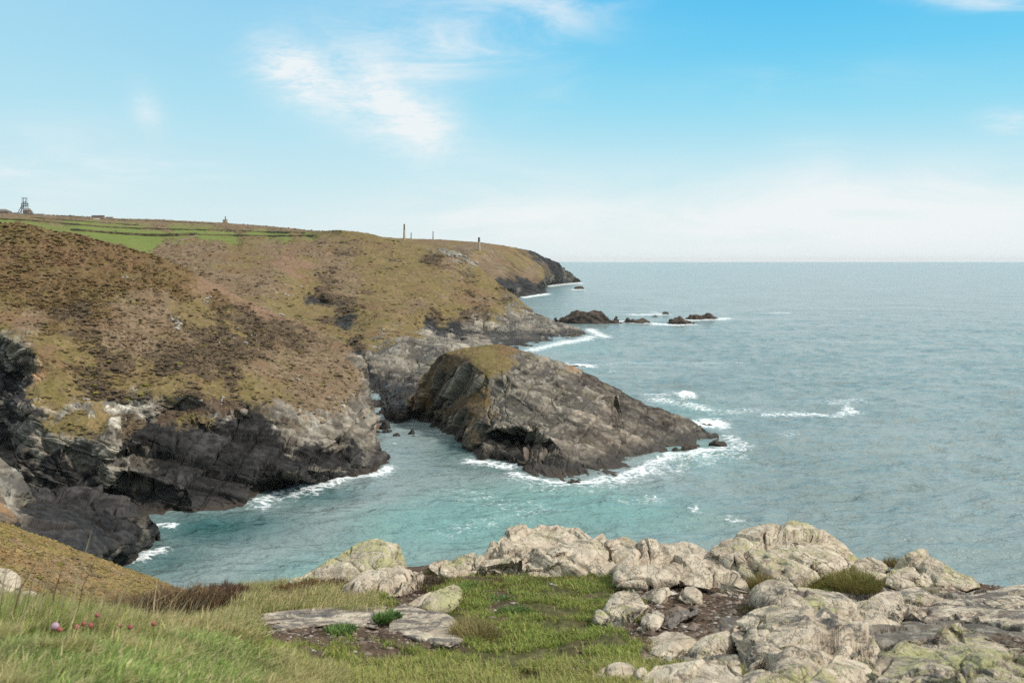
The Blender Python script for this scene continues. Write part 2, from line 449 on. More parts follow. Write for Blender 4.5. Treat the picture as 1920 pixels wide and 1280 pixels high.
def pick(name, px, py):
    L = LANDS[name]; q = ((L['px'] - np.array([px, py])) ** 2).sum(1) + 1e9 * (L['hid'] > .02)
    return L['V'][np.argmin(q)]
def ground(name, x, y):
    L = LANDS[name]; q = (L['V'][:, 0] - x) ** 2 + (L['V'][:, 1] - y) ** 2 + 1e9 * (L['hid'] > .02)
    return float(L['V'][np.argmin(q), 2])

def land_mat(name, scale, bump, dist, tint=.30):
    m = bpy.data.materials.new(name); m.use_nodes = True; t = NT(m.node_tree)
    col = t.n('ShaderNodeAttribute', attribute_name='Col').outputs['Color']
    rk = t.n('ShaderNodeAttribute', attribute_name='rock').outputs['Fac']
    pos = t.n('ShaderNodeNewGeometry').outputs['Position']
    n1 = t.noise(pos, scale, 5, .65); n2 = t.noise(pos, scale * 3.7, 3, .6)
    f = t.m('ADD', t.m('MULTIPLY', n1, .6), t.m('MULTIPLY', n2, .4))
    k = t.ramp(f, [(.28, 1 - tint * 1.5), (.5, 1.0), (.72, 1 + tint)])
    k = t.mix(t.m('MULTIPLY', rk, .5), k, (1, 1, 1, 1))
    c = t.mix(1.0, col, k, 'MULTIPLY')
    b = t.n('ShaderNodeBump', {'Height': f, 'Strength': t.m('MULTIPLY', t.m('SUBTRACT', 1.0, t.m('MULTIPLY', rk, .5)), bump), 'Distance': dist})
    rough = t.m('SUBTRACT', .95, t.m('MULTIPLY', rk, .35))
    p = t.n('ShaderNodeBsdfPrincipled', {'Base Color': c, 'Roughness': rough, 'Specular IOR Level': .16, 'Normal': b.outputs[0]})
    t.n('ShaderNodeOutputMaterial', {'Surface': p.outputs[0]})
    return m
MAT_NEAR = land_mat('cliff_ground', 1.6, .6, .4, .50)
MAT_MID = land_mat('hillside_ground', .7, .6, .9, .50)
MAT_FAR = land_mat('headland_ground', .22, .5, 2.0, .40)

# ------------------------------------------------------------------ the hill across the cove, with its black cliffs
W_ = 'w'
LH_out = [(-130,402,286,'h'),(0,417,290,'h'),(60,424,293,'h'),(130,437,298,'h'),(200,455,304,'h'),(250,467,309,'h'),(300,482,314,'h'),(350,505,320,'h'),(400,532,322,'n'),(450,558,322,'n'),(520,588,320,'n'),(560,604,318,'nd'),(610,624,313,'d'),(650,645,303,'d'),(672,662,297,'r'),(683,690,290,'r'),(690,722,283,'r'),(695,760,272,'r'),(702,800,262,'r'),(716,838,253,'b'),(732,873,W_,'b'),(700,885,W_,'b'),(660,893,W_,'b'),(600,908,W_,'b'),(560,908,W_,'b'),(520,918,W_,'b'),(487,934,W_,'b'),(478,946,W_,'b'),(430,952,W_,'b'),(380,963,W_,'b'),(365,968,W_,'b'),(330,964,W_,'b'),(285,972,W_,'b'),(245,1000,W_,'b'),(150,1020,W_,'b'),(0,1030,W_,'b'),(-130,1035,W_,'b'),(-130,760,215,'b'),(-130,600,238,'g')]
LH_in = [(0,520,None,'h'),(100,480,None,'h'),(60,560,None,'h'),(150,540,None,'h'),(240,520,None,'h'),(300,540,None,'h'),(350,560,None,'hg'),
 (0,600,236,'g'),(60,600,240,'d'),(120,560,None,'h'),(130,600,None,'kh'),(200,580,None,'hd'),(250,600,None,'d'),(300,600,268,'d'),(340,572,None,'g'),(400,560,None,'h'),(370,570,None,'g'),(430,590,None,'gk'),(480,600,None,'k'),(540,620,None,'k'),(590,640,None,'kd'),(620,665,None,'d'),
 (200,640,None,'d'),(160,650,None,'kg'),(150,700,None,'k'),(220,690,None,'k'),(260,660,None,'d'),(300,640,None,'d'),(350,640,None,'kd'),(420,620,None,'k'),(400,660,None,'k'),(460,640,None,'k'),(320,690,None,'k'),(260,720,None,'kg'),(350,710,None,'kg'),(430,700,None,'gk'),(480,680,None,'d'),(560,680,None,'d'),(600,720,None,'d'),(640,700,None,'d'),(660,740,None,'d'),(550,730,None,'dg'),(480,740,None,'g'),(400,730,None,'g'),(300,740,None,'g'),(200,745,None,'g'),(110,700,None,'g'),(100,650,None,'g'),(640,760,None,'dl'),
 # left notch
 (0,628,228,'l'),(25,640,226,'r'),(45,648,225,'rl'),(82,668,222,'g'),(72,690,221,'o'),(50,712,219,'b'),(35,745,214,'b'),(10,680,238,'b'),(28,705,236,'b'),(0,720,234,'b'),(0,760,226,'b'),(15,800,222,'b'),
 # cliff edge, left shoulder and knoll
 (70,748,211,'g'),(28,752,208,'b'),(60,775,207,'b'),(110,757,212,'g'),(145,757,213,'lr'),(175,775,210,'lr'),(205,800,206,'rc'),(222,832,202,'rc'),(182,772,212,'g'),(195,790,211,'g'),(130,792,206,'g'),(85,800,205,'g'),(165,800,205,'g'),(110,780,209,'r'),(130,738,None,'g'),(172,748,None,'g'),(180,828,203,'r'),(120,835,203,'r'),(60,840,204,'r'),(30,860,203,'b'),(110,868,200,'b'),(190,865,201,'b'),(230,840,204,'b'),(60,880,201,'b'),
 (215,765,219,'l'),(265,758,219,'l'),(285,775,217,'r'),(240,800,213,'k'),(280,800,216,'b'),(300,785,221,'s'),(330,768,223,'s'),(360,742,222,'k'),(355,760,225,'s'),(400,762,224,'s'),(425,775,225,'s'),(450,765,225,'k'),(448,780,227,'s'),(345,785,222,'gk'),(385,788,222,'gk'),(440,790,226,'b'),
 (480,780,231,'b'),(500,775,234,'lc'),(560,780,238,'lrd'),(620,775,245,'rd'),(650,790,250,'lr'),(560,808,231,'rl'),(620,812,237,'r'),(660,830,241,'b'),(690,830,250,'r'),
 # black faces and ledges
 (300,820,213,'b'),(400,810,220,'b'),(330,845,210,'b'),(430,840,216,'b'),(520,820,227,'b'),(480,870,214,'b'),(560,860,222,'b'),(600,840,231,'b'),(640,850,237,'b'),(520,890,211,'b'),(580,875,219,'b'),(660,868,231,'b'),(600,880,219,'rb'),(640,880,225,'rb'),(560,897,208,'b'),(690,868,238,'br'),(700,850,247,'br'),
 (160,872,206,'r'),(235,856,207,'r'),(300,868,206,'b'),(335,862,208,'b'),(380,880,207,'b'),(430,900,208,'b'),(470,912,210,'b'),(240,880,199,'br'),(300,900,198,'b'),(350,915,199,'b'),(400,915,203,'b'),(440,925,204,'b'),(360,940,197,'b'),(290,930,200,'b'),(240,905,203,'o'),(225,930,'z2.4','b'),(190,925,'z3.0','b'),(150,900,'z5.5','b'),(170,890,204,'b'),(210,885,200,'r'),(90,920,'z4','b'),(40,920,'z4','b'),(130,950,'z2.2','b'),(210,960,'z1.6','b'),(260,955,'z1.2','b'),(170,975,'z1','b')]
LH_M = rotm(-25, 22, 15, (2.6, 1.3, .75))
land('hill_across_cove', LH_out, LH_in, 150, strata=LH_M, px=1.9, rock=(7.5, 1.7), beds=[(axis_of((420,820,216),(640,885,226)), 2.6, .8), (axis_of((420,820,216),(640,870,222)), .8, .28), (axis_of((360,850,208),(270,950,199)), 6.0, .8)], veg=(1.35, .72), smooth_it=2, seed=3, mat=MAT_NEAR, wet=2.6, pale=.33, wl_cov=10)

# ------------------------------------------------------------------ the promontory in the middle of the cove
PR_out = [(835,662,300,'g'),(868,652,299,'g'),(900,648,298,'g'),(935,645,297,'g'),(965,652,296,'gr'),(1000,663,295,'r'),(1040,676,294,'r'),(1080,690,293,'o'),(1110,703,292,'c'),(1150,722,291,'c'),(1190,744,290,'c'),(1215,754,290,'c'),(1250,765,288,'c'),(1286,780,286,'r'),(1310,792,284,'r'),(1328,806,'z1.2','r'),(1345,815,'z0.9','c'),(1362,826,'z.5','c'),(1366,835,W_,'c'),(1338,843,W_,'c'),(1300,846,W_,'c'),(1258,850,W_,'c'),(1232,857,W_,'c'),(1213,869,W_,'c'),(1180,881,W_,'c'),(1155,893,W_,'c'),(1110,901,W_,'c'),(1060,907,W_,'c'),(1035,902,W_,'c'),(988,890,W_,'c'),(974,868,W_,'c'),(940,868,W_,'c'),(892,861,W_,'c'),(870,846,W_,'c'),(858,831,W_,'c'),(840,820,W_,'c'),(815,806,W_,'c'),(790,798,W_,'c'),(772,789,W_,'c'),(767,770,'z2','c'),(776,740,311,'o'),(790,715,309,'o'),(808,688,305,'k'),(820,670,302,'g')]
PR_in = [(880,663,295,'g'),(940,660,293,'g'),(958,676,288,'g'),(921,698,280,'g'),(898,682,286,'g'),(985,672,290,'r'),(938,690,282,'g'),(945,720,276,'r'),
 (832,669,300,'k'),(858,668,296,'k'),(880,678,290,'k'),(893,692,285,'k'),(905,700,282,'k'),
 (800,765,304,'o'),(815,790,299,'c'),(785,780,309,'c'),(806,720,304,'k'),(824,690,300,'k'),(820,750,299,'r'),(832,720,298,'r'),(838,770,292,'k'),(850,690,295,'k'),(842,800,289,'c'),(860,735,290,'r'),(868,700,291,'kr'),(885,705,286,'k'),(872,745,285,'k'),(858,790,281,'r'),(866,818,271,'c'),
 (893,725,279,'r'),(880,765,272,'k'),(872,800,267,'o'),(915,715,276,'hr'),(912,750,270,'h'),(898,785,263,'kr'),(925,775,262,'hr'),(885,830,257,'k'),(905,815,257,'c'),(880,845,257,'c'),(900,840,254,'c'),(930,740,271,'r'),
 (960,712,276,'r'),(1000,700,283,'r'),(1060,708,284,'r'),(950,750,267,'r'),(1000,760,263,'r'),(945,785,257,'r'),(1060,770,264,'r'),(1120,750,277,'r'),(1030,730,274,'r'),(1180,785,270,'c'),(1100,820,248,'c'),(1050,842,240,'c'),(1005,800,250,'r'),(1150,830,253,'c'),(1200,822,263,'c'),(1250,802,275,'c'),(1290,815,275,'r'),(1320,828,274,'c'),(1130,870,239,'c'),(1060,880,233,'c'),(1010,870,237,'c'),(1190,855,253,'r'),(1240,830,266,'r'),(1090,855,240,'r'),
 (1155,740,288,'c'),(1145,757,284,'c'),(1130,745,281,'c'),(1165,768,277,'c'),
 (930,803,252,'r'),(965,800,251,'r'),(995,805,249,'r'),(932,815,258,'b'),(965,820,259,'b'),(985,825,257,'b'),(990,812,256,'b'),(930,828,253,'c'),(965,838,251,'c'),(985,845,248,'c'),(975,860,244,'c'),(940,850,248,'c'),(915,850,250,'c'),(905,832,252,'c'),(985,870,241,'c')]
face_l = lambda N: sm(-N[:, 0], .15, .5)
face_r = lambda N: 1 - sm(-N[:, 0], .15, .5)
PR_M = rotm(35, -28, -30, (2.6, 1.6, .55))
land('promontory', PR_out, PR_in, 30, strata=PR_M, px=1.5, rock=(6.0, .25), beds=[(axis_of((1020,700,283),(930,800,254)), 6.5, .45, face_r), (axis_of((1010,720,277),(1190,800,268)), 4.4, .95, face_r), (axis_of((1010,720,277),(1190,790,268)), 1.7, .60, face_r), (axis_of((1010,720,277),(1190,785,268)), .6, .15, face_r), (axis_of((880,673,290),(827,773,297)), 3.0, 2.6, face_l), (axis_of((880,673,290),(830,773,297)), 1.0, .7, face_l)], veg=(1.4, .30), smooth_it=1, seed=5, mat=MAT_NEAR, wet=2.2, pale=.30, wl_cov=9, autorock=.55)

# ------------------------------------------------------------------ long hillside with the fields
MH_out = [(-150,394,1880,'d'),(0,399,1850,'d'),(60,402,1850,'d'),(150,406,1800,'k'),(200,409,1780,'d'),(300,412,1750,'d'),(420,418,1700,'d'),(500,424,1500,'d'),(570,431,1250,'d'),(600,433,1000,'g'),(640,431,930,'g'),(680,436,920,'g'),(720,445,910,'g'),(760,457,905,'g'),(800,465,895,'g'),(830,466,885,'l'),(860,473,875,'l'),(885,487,865,'l'),(905,505,850,'g'),(925,522,835,'g'),(945,540,815,'k'),(965,553,795,'g'),(985,572,770,'g'),(1005,585,745,'gr'),(1030,597,725,'r'),(1060,606,705,'r'),(1085,618,690,'r'),(1102,628,'z.4','r'),(1104,631,W_,'b'),(1085,636,W_,'b'),(1060,640,W_,'b'),(1035,643,W_,'b'),(1010,650,W_,'b'),(985,656,W_,'b'),(960,668,W_,'b'),(915,690,W_,'b'),(870,715,W_,'b'),(836,742,W_,'b'),(826,752,W_,'b'),(815,770,W_,'b'),(800,786,W_,'b'),(770,790,W_,'b'),(742,797,W_,'b'),(722,802,W_,'b'),(706,808,W_,'b'),(670,806,'z1','b'),(640,760,330,'b'),(620,700,390,'g'),(600,640,430,'g'),(500,605,500,'g'),(350,525,600,'d'),(200,475,700,'f'),(-150,440,800,'f')]
MH_in = [(640,445,905,'g'),(560,447,960,'g'),(0,413,1250,'f'),(0,408,1400,'d'),(150,419,1240,'f'),(60,410,1350,'g'),(150,412,1400,'d'),(300,429,1240,'d'),(300,434,1150,'f'),(440,432,1220,'d'),(440,437,1150,'f'),(540,435,1080,'d'),(575,440,1050,'f'),(250,433.5,None,'f'),(350,435.5,None,'f'),(500,438.5,None,'f'),(540,439,None,'f'),(470,437.5,None,'f'),(300,438,None,'f'),(420,439,None,'f'),(200,450,None,'f'),(300,452,None,'f'),(285,462,None,'f'),(200,437,1050,'f'),(365,440,1030,'f'),(365,446,985,'g'),(460,445,1000,'g'),(335,449,950,'gf'),(315,462,860,'d'),(296,473,790,'d'),(270,470,800,'f'),(250,455,880,'f'),(150,445,900,'f'),(420,424,1400,'d'),(100,408,1600,'d'),
 (330,490,700,'d'),(340,470,800,'d'),(400,462,850,'d'),(400,500,690,'d'),(450,480,780,'g'),(520,468,830,'d'),(600,465,840,'d'),(540,480,790,'n'),(700,462,870,'g'),(640,480,830,'kd'),(700,480,840,'g'),(740,480,850,'kg'),(780,490,840,'g'),(850,500,830,'d'),(820,475,870,'k'),(870,505,840,'k'),(500,540,625,'d'),(430,520,660,'d'),(560,555,630,'g'),
 (578,545,690,'g'),(600,548,690,'k'),(585,560,688,'b'),(610,568,680,'b'),(600,562,690,'b'),(635,566,665,'k'),(610,580,640,'g'),(560,585,600,'g'),(612,602,590,'k'),(640,596,600,'k'),(650,604,585,'b'),(630,607,580,'b'),(620,612,560,'g'),(650,620,525,'g'),(690,632,480,'g'),(720,615,510,'g'),(690,600,560,'g'),(740,632,470,'g'),(760,640,452,'r'),(700,550,720,'g'),(650,530,740,'d'),(800,540,750,'g'),(800,565,720,'d'),(900,540,790,'g'),(900,560,760,'gd'),(880,578,730,'g'),(940,575,755,'g'),  # black and dark points paint in the shade of small caves
 (800,584,700,'g'),(803,592,697,'b'),(822,592,700,'k'),(845,592,705,'g'),(875,588,708,'k'),(840,600,695,'g'),(905,588,712,'k'),(935,581,718,'g'),(960,560,775,'gr'),(820,612,668,'b'),(850,608,675,'b'),(880,605,690,'r'),(860,628,645,'b'),(830,626,640,'b'),(900,608,692,'r'),(950,598,712,'r'),(1000,610,695,'r'),(985,592,735,'r'),(1050,622,672,'r'),(940,630,640,'r'),(900,628,640,'c'),(930,645,600,'c'),(1000,636,620,'c'),(1050,632,655,'r'),(970,620,650,'c'),(910,625,660,'r'),
 (780,622,570,'g'),(800,628,560,'r'),(840,634,555,'r'),(900,640,560,'r'),(950,645,580,'c'),(800,645,455,'r'),(840,652,440,'r'),(880,650,470,'r'),(930,655,500,'r'),
 (680,655,430,'k'),(665,668,430,'b'),(690,668,418,'gr'),(720,668,420,'r'),(700,690,400,'r'),(730,695,400,'r'),(680,700,400,'b'),(690,715,392,'b'),(760,690,410,'r'),(800,690,405,'r'),(780,715,380,'rb'),(750,715,385,'rb'),  # first two points paint the dark of a cave mouth
 (700,735,'z.8','b'),(712,752,'z.7','b'),(698,752,'z1.2','b'),(728,742,'z2.6','b'),(770,732,'z3.5','b'),(735,765,'z4.2','b'),(760,752,'z5','b'),(720,775,'z2.0','b'),(710,768,'z.8','b'),(706,785,'z.8','b'),(760,765,'z5','b'),(790,750,'z2.2','b'),(810,740,'z0.4','b'),(745,780,'z3','b'),(780,775,'z1.5','b')]
land('hillside', MH_out, MH_in, 260, strata=rotm(20, 20, 10, (2.4, 1.4, .7)), px=2.1, rock=(9.0, 1.2), beds=[(axis_of((900,600,695),(1080,642,640)), 4.5, 1.3), (axis_of((900,600,695),(1080,636,650)), 1.6, .5), (axis_of((740,660,430),(690,760,340)), 7, 1.0)], veg=(2.6, 1.5), seed=8, mat=MAT_MID, wet=2.5, pale=.45, wl_cov=24, autorock=.5)

# ------------------------------------------------------------------ far headland
FH_out = [(590,434,2050,'d'),(690,442,2000,'g'),(758,447,1950,'g'),(812,449,1940,'d'),(840,450,1920,'g'),(900,454,1900,'d'),(930,458,1930,'g'),(960,463,1950,'g'),(985,469,2050,'k'),(994,470,2080,'b'),(1008,476,2090,'b'),(1018,481,2100,'b'),(1028,486,2120,'b'),(1036,487,2140,'b'),(1046,494,2170,'b'),(1056,503,2200,'b'),(1068,513,2240,'b'),(1080,521,2280,'b'),(1090,527,'z.6','b'),(1091,528.5,W_,'b'),(1075,530,W_,'b'),(1060,531.5,W_,'b'),(1042,533,W_,'b'),(1026,534.5,W_,'b'),(1021,540,W_,'b'),(1027,549,W_,'b'),(1005,553,W_,'b'),(980,557,W_,'b'),(955,562,W_,'b'),(900,562,W_,'b'),(860,545,1400,'g'),(700,480,1600,'g'),(590,450,1900,'g')]
FH_in = [(898,469,1650,'g'),(880,472,1630,'d'),(920,472,1660,'d'),(850,462,1780,'d'),(800,456,1850,'g'),(960,480,1800,'g'),(930,490,1650,'d'),(990,495,1850,'g'),(940,505,1540,'kd'),(900,490,1600,'d'),(915,515,1480,'d'),(1000,505,1830,'d'),(1020,500,1980,'k'),(1040,500,2120,'b'),(1022,518,1950,'k'),(1045,518,2080,'b'),(1015,520,1800,'g'),(990,518,1620,'d'),(1005,528,1590,'k'),(1020,528,1640,'b'),(985,532,1560,'b'),(1005,540,1545,'b'),(960,535,1460,'b'),(930,530,1430,'b'),(960,518,1530,'k'),(940,545,1400,'b'),(1060,522,2230,'b'),(1035,526,2050,'b'),(975,545,1420,'r'),(1018,545,1555,'b')]
land('far_headland', FH_out, FH_in, 400, strata=rotm(25, 20, 10, (2.2, 1.3, .8)), px=1.8, rock=(22.0, 5.0), veg=(8, 1.6), seed=12, mat=MAT_FAR, wet=3, pale=.25, wl_cov=60, autorock=.4)

# ------------------------------------------------------------------ black rocks below, and the golden slope in front of them
NR_out = [(-130,830,165,'r'),(-40,850,162,'r'),(0,868,160,'r'),(35,890,158,'l'),(58,920,156,'r'),(64,946,157,'b'),(90,946,158,'b'),(120,944,158,'b'),(170,955,160,'b'),(220,968,163,'b'),(275,968,167,'b'),(290,978,170,'b'),(297,995,'z2.4','b'),(298,1012,W_,'b'),(290,1025,W_,'b'),(268,1040,W_,'b'),(252,1056,W_,'b'),(238,1064,W_,'b'),(205,1085,W_,'b'),(140,1070,128,'b'),(60,1040,125,'b'),(-130,1000,125,'b')]
NR_in = [(20,910,152,'l'),(0,900,154,'l'),(40,925,152,'r'),(20,950,148,'r'),(0,960,142,'o'),(60,960,150,'b'),(60,1000,142,'b'),(110,985,148,'b'),(100,1015,140,'b'),(170,975,157,'b'),(220,992,161,'b'),(270,990,166,'b'),(240,1010,158,'b'),(190,1005,154,'b'),(150,1000,147,'b'),(140,1020,142,'b'),(200,1030,150,'b'),(240,1035,157,'b'),(275,1015,166,'b'),(180,1050,143,'b'),(280,1000,168,'b')]
land('black_rocks_below', NR_out, NR_in, 14, strata=rotm(20, 15, 35, (2.0, 1.4, .8)), px=1.9, rock=(4.2, .8), beds=[(axis_of((60,950,155),(260,1010,160)), 1.8, .5)], veg=(1, .2), seed=15, mat=MAT_NEAR, wet=2.0, pale=.05, wl_cov=8)
NS_out = [(-140,945,108,'g'),(0,977,112,'g'),(60,1000,114,'g'),(130,1025,116,'g'),(200,1051,117,'g'),(240,1066,118,'g'),(290,1085,110,'g'),(345,1107,98,'g'),(400,1128,84,'g'),(520,1180,60,'g'),(380,1230,38,'g'),(0,1215,30,'g'),(-180,1215,30,'g')]
NS_in = [(60,1060,None,'gd'),(140,1080,None,'d'),(100,1040,None,'g'),(200,1100,None,'g'),(30,1020,None,'gd'),(160,1060,None,'gk'),(230,1090,None,'gd'),(80,1090,None,'gd'),(290,1108,None,'gk'),(120,1110,None,'gd'),(0,1040,None,'g'),(260,1120,None,'g'),(100,1140,38,'g'),(0,1110,34,'g'),(250,1170,42,'g')]
def slope_extra(V, N, col, Wt, rk):
    return V, col * np.array((1.24, 1.24, 1.08))
land('golden_slope', NS_out, NS_in, 25, floor=-3, veg=(.75, .34), seed=18, mat=MAT_NEAR, wet=0, wl_cov=7, autorock=.2, extra=slope_extra)
# ------------------------------------------------------------------ the sea
COAST = []     # (px, py, radius along x in px, radius along y in px, strength)
def foam_line(pts, rx, ry, s):
    for (x0, y0), (x1, y1) in zip(pts[:-1], pts[1:]):
        n = max(1, int(math.hypot(x1 - x0, (y1 - y0) * 2) / max(rx * .6, 2)))
        for k in range(n): COAST.append((x0 + (x1 - x0) * k / n, y0 + (y1 - y0) * k / n, rx, ry, s))
foam_line([(960,892),(990,898),(1040,908),(1110,906),(1160,897),(1200,882),(1230,866),(1260,855),(1300,852),(1350,845),(1375,838)], 14, 5, .80)
foam_line([(1060,910),(1160,902),(1215,880),(1250,862)], 26, 6, .62)
foam_line([(980,900),(1040,915),(1120,914),(1200,895),(1300,868),(1390,850)], 46, 11, .38)
foam_line([(1368,826),(1395,838),(1330,855),(1270,865)], 26, 6, .55)
foam_line([(1290,800),(1330,796),(1362,797)], 24, 8, 1.0)
foam_line([(1215,742),(1250,743)], 16, 4, .55)
foam_line([(1240,752),(1270,758),(1310,766),(1350,775)], 26, 6, .6)
foam_line([(1275,745),(1300,744)], 10, 5, 1.1)
foam_line([(880,868),(930,872),(972,874)], 16, 5, .8)
foam_line([(485,942),(520,926),(560,914),(600,912),(660,897),(705,888),(734,878)], 16, 6, .75)
foam_line([(490,948),(540,930),(600,918)], 26, 8, .5)
foam_line([(305,988),(330,995)], 16, 6, .75)
foam_line([(262,1046),(300,1040),(245,1064)], 16, 7, .8)
foam_line([(985,660),(1010,655),(1040,647),(1070,642),(1100,637),(1112,630)], 14, 3.0, .80)
foam_line([(1108,620),(1125,630),(1140,634)], 14, 3.5, .8)
foam_line([(1062,686),(1090,688),(1118,689)], 16, 3.2, .9)
foam_line([(1120,684),(1200,681),(1300,683),(1420,681)], 24, 1.6, .30)
foam_line([(1150,697),(1250,700)], 24, 2, .32)
foam_line([(1445,781),(1500,778),(1560,782),(1595,775),(1580,765)], 24, 4, .62)
foam_line([(1590,770),(1596,764)], 9, 4, .6)
foam_line([(1560,758),(1600,752),(1625,756)], 26, 6, .42)
foam_line([(1350,776),(1420,772)], 26, 6, .38)
foam_line([(1470,818),(1500,812)], 26, 4, .36)
foam_line([(1300,955),(1312,952)], 9, 6, .62)
foam_line([(1350,970),(1395,980)], 16, 4, .42)
foam_line([(1170,940),(1240,935)], 26, 6, .32)
foam_line([(690,825),(700,824)], 4, 2, .8)
foam_line([(740,836),(745,835)], 5, 2, .6)
foam_line([(985,557),(1005,554),(1030,551)], 10, 1.8, .95)
foam_line([(1028,537),(1050,534),(1092,530)], 10, 1.3, .8)
foam_line([(1076,543),(1096,543)], 7, 1.4, .8)
foam_line([(1100,604),(1160,605),(1215,606)], 14, 2.4, .85)
foam_line([(1230,608),(1260,610),(1305,608)], 14, 2.2, .85)
foam_line([(1290,601),(1345,600),(1370,597)], 12, 1.8, .8)
foam_line([(1190,591),(1255,590)], 16, 1.5, .75)
foam_line([(1450,588),(1480,587)], 12, 1.2, .5)
foam_line([(1225,586),(1256,593)], 12, 1.3, .5)
foam_line([(698,830),(715,842)], 5, 3, .25)
foam_line([(720,735),(705,745)], 8, 4, .3)
foam_line([(1020,613),(1050,615)], 12, 2, .6)
foam_line([(840,1000),(1000,960),(820,920)], 60, 14, .22)
SHALLOW = [(850,985,230,60,.75),(640,1080,160,40,.5),(1000,930,160,30,.5),(1150,950,150,40,.5),(1300,850,90,40,.55),(1300,770,90,25,.45),(1200,980,200,50,.4),(1080,650,90,18,.6),(815,800,16,6,.5),(1050,700,140,20,.4)]
cols = np.concatenate([[-4000, -2400, -1500, -700], np.arange(-300, 2240, 3.0), [2600, 3400, 4600, 6000]])
rows = np.concatenate([[491.2, 491.8, 492.5, 493.6], np.arange(495, 640, 1.2), np.arange(640, 1150, 1.7), np.arange(1150, 1500, 12), [1800, 2600, 4000]])
D_ = H * F / (rows - HY)
X = (cols[None, :] - CX) / F * D_[:, None]; Y = np.repeat(D_[:, None], len(cols), 1)
nr, nc = X.shape
SV = np.stack([X.ravel(), Y.ravel(), np.zeros(X.size)], 1)
idx = np.arange(nr * nc).reshape(nr, nc)
SQ = np.stack([idx[1:, :-1].ravel(), idx[1:, 1:].ravel(), idx[:-1, 1:].ravel(), idx[:-1, :-1].ravel()], 1)
foam = np.zeros(len(SV)); shal_refl = np.zeros(len(SV))
def splat(arr, px, py, rx, ry, s, mode='max'):
    D = H * F / (py - HY); cx = (px - CX) / F * D; wx = rx / F * D
    wy = .5 * (H * F / max(py - ry - HY, .6) - H * F / (py + ry - HY))
    q = np.nonzero((np.abs(SV[:, 0] - cx) < 2.6 * wx) & (np.abs(SV[:, 1] - D) < 2.6 * wy))[0]
    val = s * np.exp(-((SV[q, 0] - cx) / wx) ** 2 - ((SV[q, 1] - D) / wy) ** 2)
    if mode == 'max': arr[q] = np.maximum(arr[q], val)
    else: arr[q] = 1 - (1 - arr[q]) * (1 - val)
for c in COAST: splat(foam, *c)
for c in SHALLOW: splat(shal_refl, *c, mode='add')
for px_, py_, rx_, ry_, s_ in [(400,990,170,34,.95),(600,930,110,18,.75),(300,1060,90,40,.7),(860,840,40,26,.6),(930,880,60,10,.5),(1000,545,80,30,.35)]:  # dark reflections of the cliffs, painted into the water colour
    cliff_refl = np.zeros(len(SV)); splat(cliff_refl, px_, py_, rx_, ry_, s_); shal_refl = shal_refl * (1 - cliff_refl) - cliff_refl
damp = sm(1500 - SV[:, 1], 0, 1100)
warp = SV + np.stack([vnoise(SV / 22, 901) * 5, vnoise(SV / 22, 902) * 5, 0 * SV[:, 0]], 1)
wv = fbm(warp * np.array([.42, 1.0, 1]), 5.5, 3, .55, 905, True) * .85 + .30 * fbm(warp * np.array([.5, 1.0, 1]), 11.0, 2, .5, 907, True) + .20 * fbm(warp * np.array([.4, 1, 1]), 26, 2, .5, 911)
SV[:, 2] = wv * damp + .55 * fbm(warp * np.array([.45, 1, 1]), 24.0, 2, .6, 915, True) * sm(SV[:, 1], 300, 900) * sm(3500 - SV[:, 1], 0, 2000) + np.minimum(foam, .9) * .25 * (1 + vnoise(SV / 1.4, 920))
# the wave breaking off the promontory's far side
def ridge(px, py, rx, ry, hgt):
    D = H * F / (py - HY); cx = (px - CX) / F * D; wx = rx / F * D; wy = .5 * (H * F / (py - ry - HY) - H * F / (py + ry - HY))
    SV[:, 2] += hgt * np.exp(-((SV[:, 0] - cx) / wx) ** 2 - ((SV[:, 1] - D) / wy) ** 2)
ridge(1300, 745, 40, 3.5, 1.5); ridge(1225, 744, 30, 3, 1.0); ridge(1284, 744, 12, 3, 1.0)
mw = bpy.data.materials.new('sea_water'); mw.use_nodes = True; t = NT(mw.node_tree)
pos = t.n('ShaderNodeNewGeometry').outputs['Position']
fa = t.n('ShaderNodeAttribute', attribute_name='foam').outputs['Fac']
sh_refl = t.n('ShaderNodeAttribute', attribute_name='shallow_or_reflection').outputs['Fac']
m1 = t.mapping(pos, (0,0,0), (0,0,.18), (.55,1,1)); m2 = t.mapping(pos, (3,7,0), (0,0,-.30), (.6,1,1))
w1 = t.noise(m1, .55, 4, .6, .4); w2 = t.noise(m2, .22, 4, .6, .3); w3 = t.noise(m1, 1.9, 3, .6, .3); w4 = t.noise(m2, .028, 4, .6, .2)
hgt = acc_ = t.m('ADD', t.m('ADD', t.m('MULTIPLY', w1, .4), t.m('MULTIPLY', w2, 2.0)), t.m('ADD', t.m('MULTIPLY', w3, .12), t.m('MULTIPLY', w4, 7.0)))
bump = t.n('ShaderNodeBump', {'Height': hgt, 'Strength': 1.0, 'Distance': 1.15})
